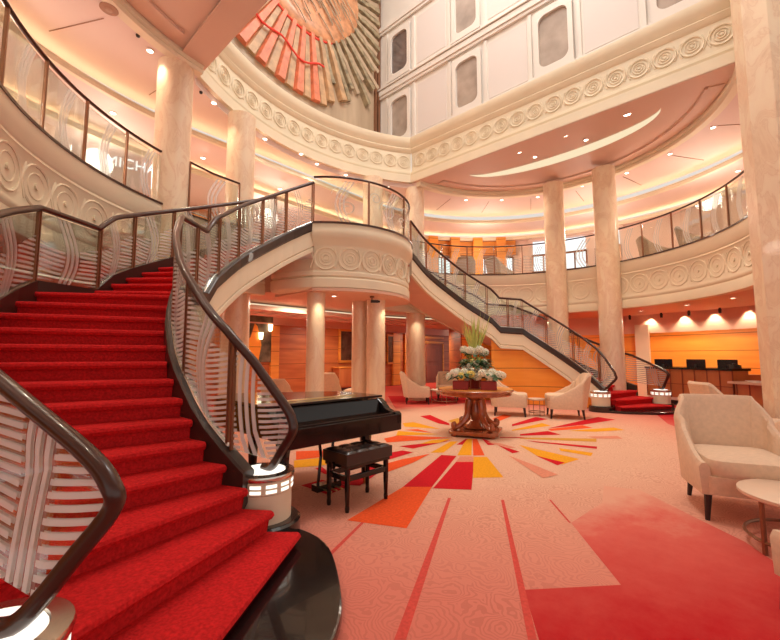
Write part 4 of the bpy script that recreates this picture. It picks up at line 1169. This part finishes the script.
chair('beige tub chair in profile between the balcony columns, behind the piano', -.80, 10.9, -1, .1, 1.1)
def coffee(label, loc, r, h=.43):
    t = thing('coffee_table', label, 'coffee table', loc, 0, 'low round tables')
    m = MB(); m.lathe([(r-.01, h-.035), (r, h-.025), (r, h-.005), (r-.01, h)], n=40); m.build('top', 'table_top', t, smooth=True)
    for k in range(4):
        a = PI/4+k*PI/2; m = MB(); m.box((math.cos(a)*(r-.03), math.sin(a)*(r-.03), (h-.035)/2), (.022, .022, h-.035), a); m.build('leg', 'bronze', t)
    m = MB(); m.tube([(math.cos(a*PI/16)*(r-.03), math.sin(a*PI/16)*(r-.03), .085) for a in range(32)], .012, 6, True); m.build('foot_ring', 'bronze', t, smooth=True)
    return t
ct = coffee('round beige coffee table with a ring base in front of the large tub chair', O(3.03, 2.98), .41, .40)
def table2(lab, X, Y, s=1): c = dup(ct, O(X, Y), 0, lab); c.scale = (s,)*3; return c
table2('beige coffee table beyond the large tub chair, by the broad pier', 5.8, 6.1, 1.05)
table2('small low table between the two tub chairs under the far stair', 3.47, 9.62, .8).scale = (.48, .48, 1.0)
table2('low table in front of the tub chairs left of the flower table', 1.62, 12.15, 1.0)
# brown chairs on the upper gallery
tb = tub_chair('brown tub chair on the upper gallery left of centre', Vector((0, 0, 0)), 0, 'fabric_brown', 'brown chairs on the upper gallery')
def upper(a, r, cx=LC): return Vector((cx+math.cos(math.radians(a))*r, math.sin(math.radians(a))*r, 4.05))
def gal(px, off=1.15):
    p = ring_hit(px, 262, LC, LR+off); return Vector((p.x, p.y, 4.056))
for i, (px, lab, h_) in enumerate(((465, 'brown tub chair behind the gallery glass, left one above the far stair', 2.2), (499, 'brown tub chair behind the gallery glass, right one above the far stair', 1.2),
                               (656, 'brown tub chair behind the gallery glass right of the slim columns', .4), (698, 'brown tub chair behind the gallery glass nearest the broad pier', 0))):
    p = gal(px)
    if i == 0: tb.location = p; tb.rotation_euler = (0, 0, h_); tb['label'] = lab
    else: dup(tb, p, h_, lab)

# ------------------------------------------------------------------ grand piano
def local_frame(X, Y, ux, uy):
    d = Odir(ux, uy); return O(X, Y), math.atan2(d.y, d.x)
pl, pr_ = local_frame(-.41, 3.95, .70, .714)
pn = thing('grand_piano', 'black lacquered grand piano beside the near stair', 'piano', pl, pr_)
OUT = [(-.72, .27), (.72, .27), (.72, .8)]+[(q.x, q.y) for q in spline([(.72, .8, 0), (.66, 1.02, 0), (.42, 1.2, 0), (.15, 1.36, 0), (-.1, 1.55, 0), (-.4, 1.66, 0), (-.64, 1.58, 0), (-.72, 1.35, 0)], 5)[1:]]
m = MB(); m.prism(OUT, .66, .92); m.build('case', 'black_lacquer', pn, bevel=.008)
G = [((x)*1.012, (y-.9)*1.012+.9) for x, y in OUT]
m = MB(); m.prism(G, .93, .955); m.build('lid', 'black_lacquer', pn, bevel=.006)
m = MB(); m.box((0, .14, .69), (1.36, .34, .09)); m.box((0, -.02, .69), (1.44, .05, .17)); m.build('keybed', 'black_lacquer', pn, bevel=.008)
m = MB(); m.add([(x, y, z) for x in (-.63, .63) for y, z in ((.0, .735), (.0, .775), (.20, .785), (.235, .915), (.27, .915), (.27, .735))], [(0, 1, 2, 3, 4, 5), (11, 10, 9, 8, 7, 6)]+[(i, (i+1) % 6+6*0, (i+1) % 6+6, i+6) for i in range(6)])
m.build('fallboard', 'black_lacquer', pn)
for s in (-1, 1):
    m = MB(); prof = [(-.045, .67), (-.045, .775), (-.02, .80), (.06, .80), (.13, .82), (.19, .88), (.26, .925), (.28, .925), (.28, .67)]
    n = len(prof); x0_, x1_ = s*.64, s*.725
    m.add([(x0_, y, z) for y, z in prof]+[(x1_, y, z) for y, z in prof], [tuple(range(n)), tuple(range(n, 2*n))[::-1]]+[(i, (i+1) % n, n+(i+1) % n, n+i) for i in range(n)])
    m.build('cheek', 'black_lacquer', pn, bevel=.01)
m = MB(); m.box((0, .0, .782), (1.27, .03, .02)); m.build('key_slip', 'black_lacquer', pn, bevel=.005)
for x, y in ((-.47, .38), (.54, .34), (-.28, 1.35)):
    m = MB(); m.lathe([(.035, .07), (.045, .12), (.06, .45), (.075, .58), (.085, .60), (.085, .66)], (x, y, 0), 8); lg = m.build('leg', 'black_lacquer', pn)
    m = MB(); m.lathe([(.02, 0), (.028, .02), (.028, .05), (.03, .07)], (x, y, 0), 12); m.build('caster', 'brass', lg, smooth=True)
ly = None
m = MB()
for s in (-1, 1): m.tube([(s*.10, .34, .66), (s*.07, .33, .4), (s*.11, .32, .12)], .016, 8)
m.box((0, .32, .10), (.30, .10, .06)); ly = m.build('pedal_lyre', 'black_lacquer', pn)
for k in (-1, 0, 1):
    m = MB(); m.box((k*.07, .22, .085), (.022, .13, .012)); m.build('pedal', 'brass', ly, bevel=.004)
m = MB(); m.box((0, .42, .965), (.9, .02, .012)); m.build('lid_hinge', 'brass', pn)
bl, br = local_frame(-.31, 4.0, .70, .714)
bn = thing('piano_bench', 'black tufted leather piano bench tucked at the keyboard', 'bench', bl, br)
W_, D_ = .58, .36
m = MB(); nx, ny = 24, 16; vs = []; fs = []
for j in range(ny+1):
    for i in range(nx+1):
        x = -W_/2+W_*i/nx; y = -D_/2+D_*j/ny
        e = min(1, (W_/2-abs(x))/.03)*1.0; e2 = min(1, (D_/2-abs(y))/.03); z = .53-.02*(1-min(e, e2))
        bx = abs(math.sin(PI*i/nx*4)); by = abs(math.sin(PI*j/ny*3)); z += .014*(bx*by)**.5-.008
        vs.append((x, y, z))
for j in range(ny):
    for i in range(nx): a = j*(nx+1)+i; fs.append((a, a+1, a+nx+2, a+nx+1))
m.add(vs, fs); m.box((0, 0, .465), (W_, D_, .10)); m.build('seat', 'leather', bn, smooth=True)
for i in range(3):
    for j in range(2):
        m = MB(); m.ball((-W_/4+i*W_/4, -D_/6+j*D_/3, .526), .009); m.build('button', 'leather', bn)
m = MB(); m.box((0, 0, .40), (W_-.03, D_-.03, .04)); m.box((0, -D_/2+.045, .29), (W_-.1, .03, .05)); m.box((0, D_/2-.045, .29), (W_-.1, .03, .05))
for s in (-1, 1): m.box((s*(W_/2-.045), 0, .29), (.03, D_-.1, .05))
m.build('apron', 'black_lacquer', bn, bevel=.005)
for x in (-1, 1):
    for y in (-1, 1):
        m = MB(); m.lathe([(.018, 0), (.022, .03), (.018, .06), (.024, .2), (.026, .40)], (x*(W_/2-.045), y*(D_/2-.045), 0), 8); m.build('leg', 'black_lacquer', bn)
for s in (-1, 1):
    m = MB(); m.lathe([(.03, 0), (.03, .03)], n=12); m.v = [Vector((s*(W_/2+.005)+v.z*s, v.x, .40+v.y)) for v in m.v]; m.build('adjusting_knob', 'black_lacquer', bn)

# ------------------------------------------------------------------ flower table
ft = thing('pedestal_table', 'round polished wood pedestal table in the middle of the carpet star', 'table', (0, 0, 0))
m = MB(); m.lathe([(.62, .70), (.64, .715), (.64, .765), (.67, .775), (.68, .79), (.67, .805), (.655, .81)], n=56); m.build('tabletop', 'wood_table', ft, smooth=True)
m = MB(); m.lathe([(.655, .81), (.655, .813), (.50, .813)], n=56); m.build('inlay', 'wood_orange', ft, smooth=True)
m = MB(); m.lathe([(.16, .10), (.20, .12), (.13, .17), (.08, .25), (.11, .34), (.12, .42), (.08, .52), (.10, .60), (.2, .66), (.3, .70)], n=24); m.build('pedestal', 'wood_table', ft, smooth=True)
for k in range(4):
    a = PI/4+k*PI/2+.35; m = MB()
    cv = spline([(.14, 0, .62), (.17, 0, .48), (.18, 0, .36), (.26, 0, .24), (.38, 0, .16), (.46, 0, .15), (.47, 0, .20), (.43, 0, .215)], 4)
    pts = [Vector((p.x*math.cos(a), p.x*math.sin(a), p.z)) for p in cv]
    m.tube(pts, [.055]*12+[.05]*(len(pts)-20)+[.045]*8 if len(pts) > 20 else .05, 8); m.build('scroll_leg', 'wood_table', ft, smooth=True)
m = MB(); a4 = [(.53*math.cos(PI/4+.35+k*PI/2+d), .53*math.sin(PI/4+.35+k*PI/2+d)) for k in range(4) for d in (-.16, .16)]
m.prism(a4, .03, .10); m.build('base_plate', 'wood_table', ft, bevel=.015)
for k in range(4):
    a = PI/4+k*PI/2+.35; m = MB(); m.lathe([(.05, 0), (.06, .02), (.05, .035)], (.46*math.cos(a), .46*math.sin(a), 0), 12); m.build('foot', 'wood_table', ft, smooth=True)

def bloom(c, r, mat, par, nm='bloom'):
    m = MB()
    for k in range(34):
        z = 1-2*(k+.5)/34; q = k*2.39996; s = math.sqrt(1-z*z); d = Vector((s*math.cos(q), s*math.sin(q), z*.8+.1))
        m.ball(Vector(c)+d*r*.78, r*.27, 5, 4)
    return m.build(nm, mat, par, smooth=True)
def foliage(c, n, r, mat, par, ln=.16, wd=.035, up=.4, nm='leaves'):
    m = MB()
    for k in range(n):
        q = random.uniform(0, 2*PI); e = random.uniform(-.2, 1); d = Vector((math.cos(q), math.sin(q), e*up)).normalized(); s = Vector((-math.sin(q), math.cos(q), 0))
        b = Vector(c)+d*r*random.uniform(.3, 1); l = ln*random.uniform(.6, 1.2); w = wd*random.uniform(.7, 1.2)
        t1 = b+d*l*.5+Vector((0, 0, .02)); t2 = b+d*l+Vector((0, 0, -.03))
        m.add([b, t1-s*w, t2, t1+s*w, t1+Vector((0, 0, .008))], [(0, 1, 4), (1, 2, 4), (2, 3, 4), (3, 0, 4)])
    o = m.build(nm, mat, par); o['kind'] = 'stuff' if False else 'thing'; del o['kind']; return o
TT = .813
toC = (CAM-Vector((0, 0, EYE))); toC.z = 0; toC.normalize(); side = Vector((-toC.y, toC.x, 0))   # side points to the right of the photo
for k, (sx, cy, lab, yel) in enumerate(((-.25, .27, 'red flower box with white and yellow blooms, left on the table', 1), (.23, .27, 'red flower box with white blooms, right on the table', 0), (-.02, -.33, 'red flower box behind the tall centrepiece', 0))):
    c = side*sx+toC*cy; c.z = TT
    t = thing('flower_box', lab, 'flower arrangement', c, math.atan2(side.y, side.x), 'flower boxes on the pedestal table')
    m = MB()
    m.box((0, 0, .075), (.27, .2, .15)); m.build('box', 'vase_red', t, bevel=.006)
    foliage((0, 0, .19), 60, .19, 'leaf_dark', t, .15, .04)
    for i in range(9):
        q = i*2.4; r = .05+.14*math.sqrt(i/9); bloom((math.cos(q)*r*1.35, math.sin(q)*r, .25+.05*math.cos(i)), .078, 'flower_yellow' if (yel and i in (2, 5)) else 'flower_white', t)
BIG = []
t = thing('flower_centrepiece', 'tall tiered bouquet of white blooms and green spears on the round table', 'flower arrangement', (0, 0, TT), math.atan2(side.y, side.x))
m = MB(); m.lathe([(.09, 0), (.09, .22), (.12, .26), (.12, .30)], n=20); m.build('vase', 'vase_red', t, smooth=True)
foliage((0, 0, .40), 120, .22, 'leaf_dark', t, .19, .045)
foliage((0, 0, .60), 50, .17, 'leaf_dark', t, .14, .04)
foliage((0, 0, .48), 50, .15, 'leaf_light', t, .12, .03, .8)
for i in range(10):
    q = i*2.4; r = .19; bloom((math.cos(q)*r, math.sin(q)*r*.9, .38+.07*((i*3) % 4)/2), .06, 'flower_white', t)
for i in range(11):
    q = i*2.4; r = .2*math.sqrt((i+.5)/11); bloom((math.cos(q)*r*1.1, math.sin(q)*r, .68+.03*math.cos(i*2)), .082, 'flower_white', t)
for i in range(30):
    q = i*2.4; r = .13*math.sqrt((i+.5)/30); tp = random.uniform(1.08, 1.42); sp = 1.6+random.uniform(0, .9)
    b = Vector((math.cos(q)*r*.6, math.sin(q)*r*.6, .66)); e = Vector((math.cos(q)*r*sp*1.25, math.sin(q)*r*sp, tp)); mid = (b+e)/2-Vector((0, 0, 0))
    s = Vector((-math.sin(q), math.cos(q), 0)); w = .022
    m = MB(); m.add([b-s*w*.5, b+s*w*.5, mid+s*w, e, mid-s*w, mid+Vector((math.cos(q), math.sin(q), 0))*.008], [(0, 1, 5), (1, 2, 5), (2, 3, 5), (3, 4, 5), (4, 0, 5)]); m.build('spear_leaf', 'leaf_light', t)

# ------------------------------------------------------------------ ceiling fittings
simple('fitting', (.8, .6, .5), .4)
dl0 = {}
def downlight(px, py, z, lab, big=False, grp='ceiling downlights', light=0):
    p = at(px, py, z); key = big
    if key not in dl0:
        t = thing('downlight', lab, 'ceiling light', p, 0, grp); r = .075 if big else .05
        m = MB(); m.lathe([(r, -.004), (r, .004), (r*.5, .005)], n=20); m.build('lens', 'lamp' if big else 'lamp_small', t)
        m = MB(); m.tube([(math.cos(k*PI/12)*(r+.012), math.sin(k*PI/12)*(r+.012), 0) for k in range(24)], .012, 6, True); m.build('trim_ring', 'fitting', t, smooth=True)
        dl0[key] = t
    else: dup(dl0[key], p, 0, lab)
    if light: spot(p-Vector((0, 0, .03)), light, 2.0, .9)
S_ = 'big downlight in the soffit under the window wall, '
for (x, y), w_ in zip(((627, 114), (565, 135), (518.7, 151.7), (477, 165.7), (450, 175)), ('nearest the broad pier', 'second from the broad pier', 'middle one of five', 'second from the frieze corner', 'by the frieze corner')):
    downlight(x, y, 7.13, S_+w_, True, 'soffit downlights', 110)
for (x, y), w_ in zip(((586, 140), (535, 157)), ('tiny downlight in the right soffit inside the glowing crescent, right', 'tiny downlight in the right soffit inside the glowing crescent, left')): downlight(x, y, 7.13, w_)
downlight(211, 24, 7.13, 'downlight in the brown soffit at the upper left')
RG = ((713, 127.6, 'bright downlight of the upper ring beside the broad pier'), (670, 154, 'downlight of the upper ring above the right gallery glass'), (626.7, 173, 'downlight of the upper ring right of the slim column'),
      (582, 186, 'downlight of the upper ring between the slim columns'), (537.7, 197, 'downlight of the upper ring left of the slim columns'), (501.7, 200, 'downlight of the upper ring above the far gallery, right'),
      (466, 200, 'downlight of the upper ring above the far gallery, left'), (214, 103, 'downlight between the two left marble columns'), (265, 139, 'downlight right of the second left marble column'),
      (301, 154, 'downlight above the near stair rail, left of three'), (317, 164, 'downlight above the near stair rail, middle of three'), (345.7, 175, 'downlight above the balcony glass'),
      (150, 51, 'downlight directly left of the thick marble column top'), (387.7, 187, 'downlight right of the column behind the balcony'))
for x, y, l in RG: downlight(x, y, 6.94, l, False, 'upper ring downlights', 60)
for x, y, l in ((113, 113, 'downlight behind the upper left gallery glass'), (203, 158, 'low downlight between the two left marble columns'), (738, 171, 'bright recessed lamp above the right gallery, by the pier'), (280, 189, 'downlight of the dropped ceiling behind the near stair rail')):
    downlight(x, y, 6.34, l, False, 'outer ring downlights', 30)
for x, y, l in ((641, 311, 'small downlight under the right gallery, left of three'), (687, 305, 'small downlight under the right gallery, middle of three'), (733, 298, 'small downlight under the right gallery, right of three'), (334, 296, 'small downlight under the balcony left edge')):
    downlight(x, y, 2.84 if x > 400 else 2.71, l, False, 'lower ceiling downlights', 0)
# ceiling speaker grilles and sprinklers
p = at(109, 8.5, 6.94); p.z = 6.936; t = thing('speaker_grille', 'round perforated ceiling speaker at the upper left', 'speaker', p); m = MB(); m.lathe([(.13, -.01), (.13, .0), (.05, -.012)], n=28); m.build('grille', 'bronze', t)
for x, y, l in ((138, 35, 'tiny dark sprinkler near the ceiling speaker'), (201, 92, 'small ceiling sensor right of the thick marble column')):
    p = at(x, y, 6.94); t = thing('ceiling_sensor', l, 'sensor', p, 0, 'ceiling sensors'); m = MB(); m.lathe([(.015, -.04), (.03, -.03), (.035, 0)], n=14); m.build('body', 'black_matte', t)
for x, y in ((-1.45, 2.62), (.35, 2.35), (3.3, 3.9), (-3.2, 3.6)): spot((x, y, 2.66 if abs(x) < 2 else 2.72), 24, 1.9, .8, (1, .84, .60))  # unseen spots added to brighten the lower columns, no fittings modelled
# cctv camera under the balcony
p = at(372, 297, 2.70)
t = thing('security_camera', 'small dark camera hanging under the round balcony', 'camera', p, -.4)
m = MB(); m.lathe([(.05, -.02), (.05, .02)], n=16); m.tube([(0, 0, -.01), (0, 0, -.07)], .015, 8); m.build('mount', 'bronze', t)
m = MB(); m.box((.05, -.03, -.10), (.17, .065, .06), -.3); m.build('body', 'black_matte', t, bevel=.008)
m = MB(); m.lathe([(.024, 0), (.024, .02)], n=12); m.v = [Vector((.14+v.z, -.055+v.x, -.10+v.y)) for v in m.v]; m.build('lens', 'pane_screen', t)
# ------------------------------------------------------------------ light and view
w = bpy.data.worlds.new('world'); sc.world = w; w.use_nodes = True
w.node_tree.nodes['Background'].inputs[0].default_value = (1.0, .92, .84, 1)
w.node_tree.nodes['Background'].inputs[1].default_value = .68
WM = (1, .83, .60)
for x, y in ((3.5, 7.5), (-1.0, 7.2), (-4.5, 6.6), (7.4, 1.6), (8.2, -2.2), (0, 5.2), (9.5, 8)): area((x, y, 2.55 if y > 6 or x > 7 else 2.82), 52, .5, .5, (x, y, 0), WM)
for x, y in ((7.0, 3.6), (8.2, 0), (7.3, -3.1), (4.5, 7.2), (0, 7.2), (-4.5, 6.8), (-7, 4.6), (-8.7, 1.2)): point((x, y, 5.7), 50, (1, .88, .74), .3)
for s_ in (1, -1):
    area((-2.6*s_, 0, 15.2), 430, 1.6, 8, (3.8*s_, 0, 3.4), (1, .95, .89))  # added out-of-view pair, slanted across the well to brighten the gallery fascias
    area((0, -1.5, 15.4), 120, 5, 5, (0, 3, 3), (1, .93, .84))
for x, y in ((-5.9, .8), (-6.1, -.6), (-5.4, 2.2), (5.5, -2.4), (5.8, 1.8)): spot((x, y, 7.08), 90, 2.4, .9, (1, .86, .66))
sc.view_settings.view_transform = 'Standard'; sc.view_settings.look = 'None'
sc.view_settings.exposure = .22; sc.view_settings.gamma = 1
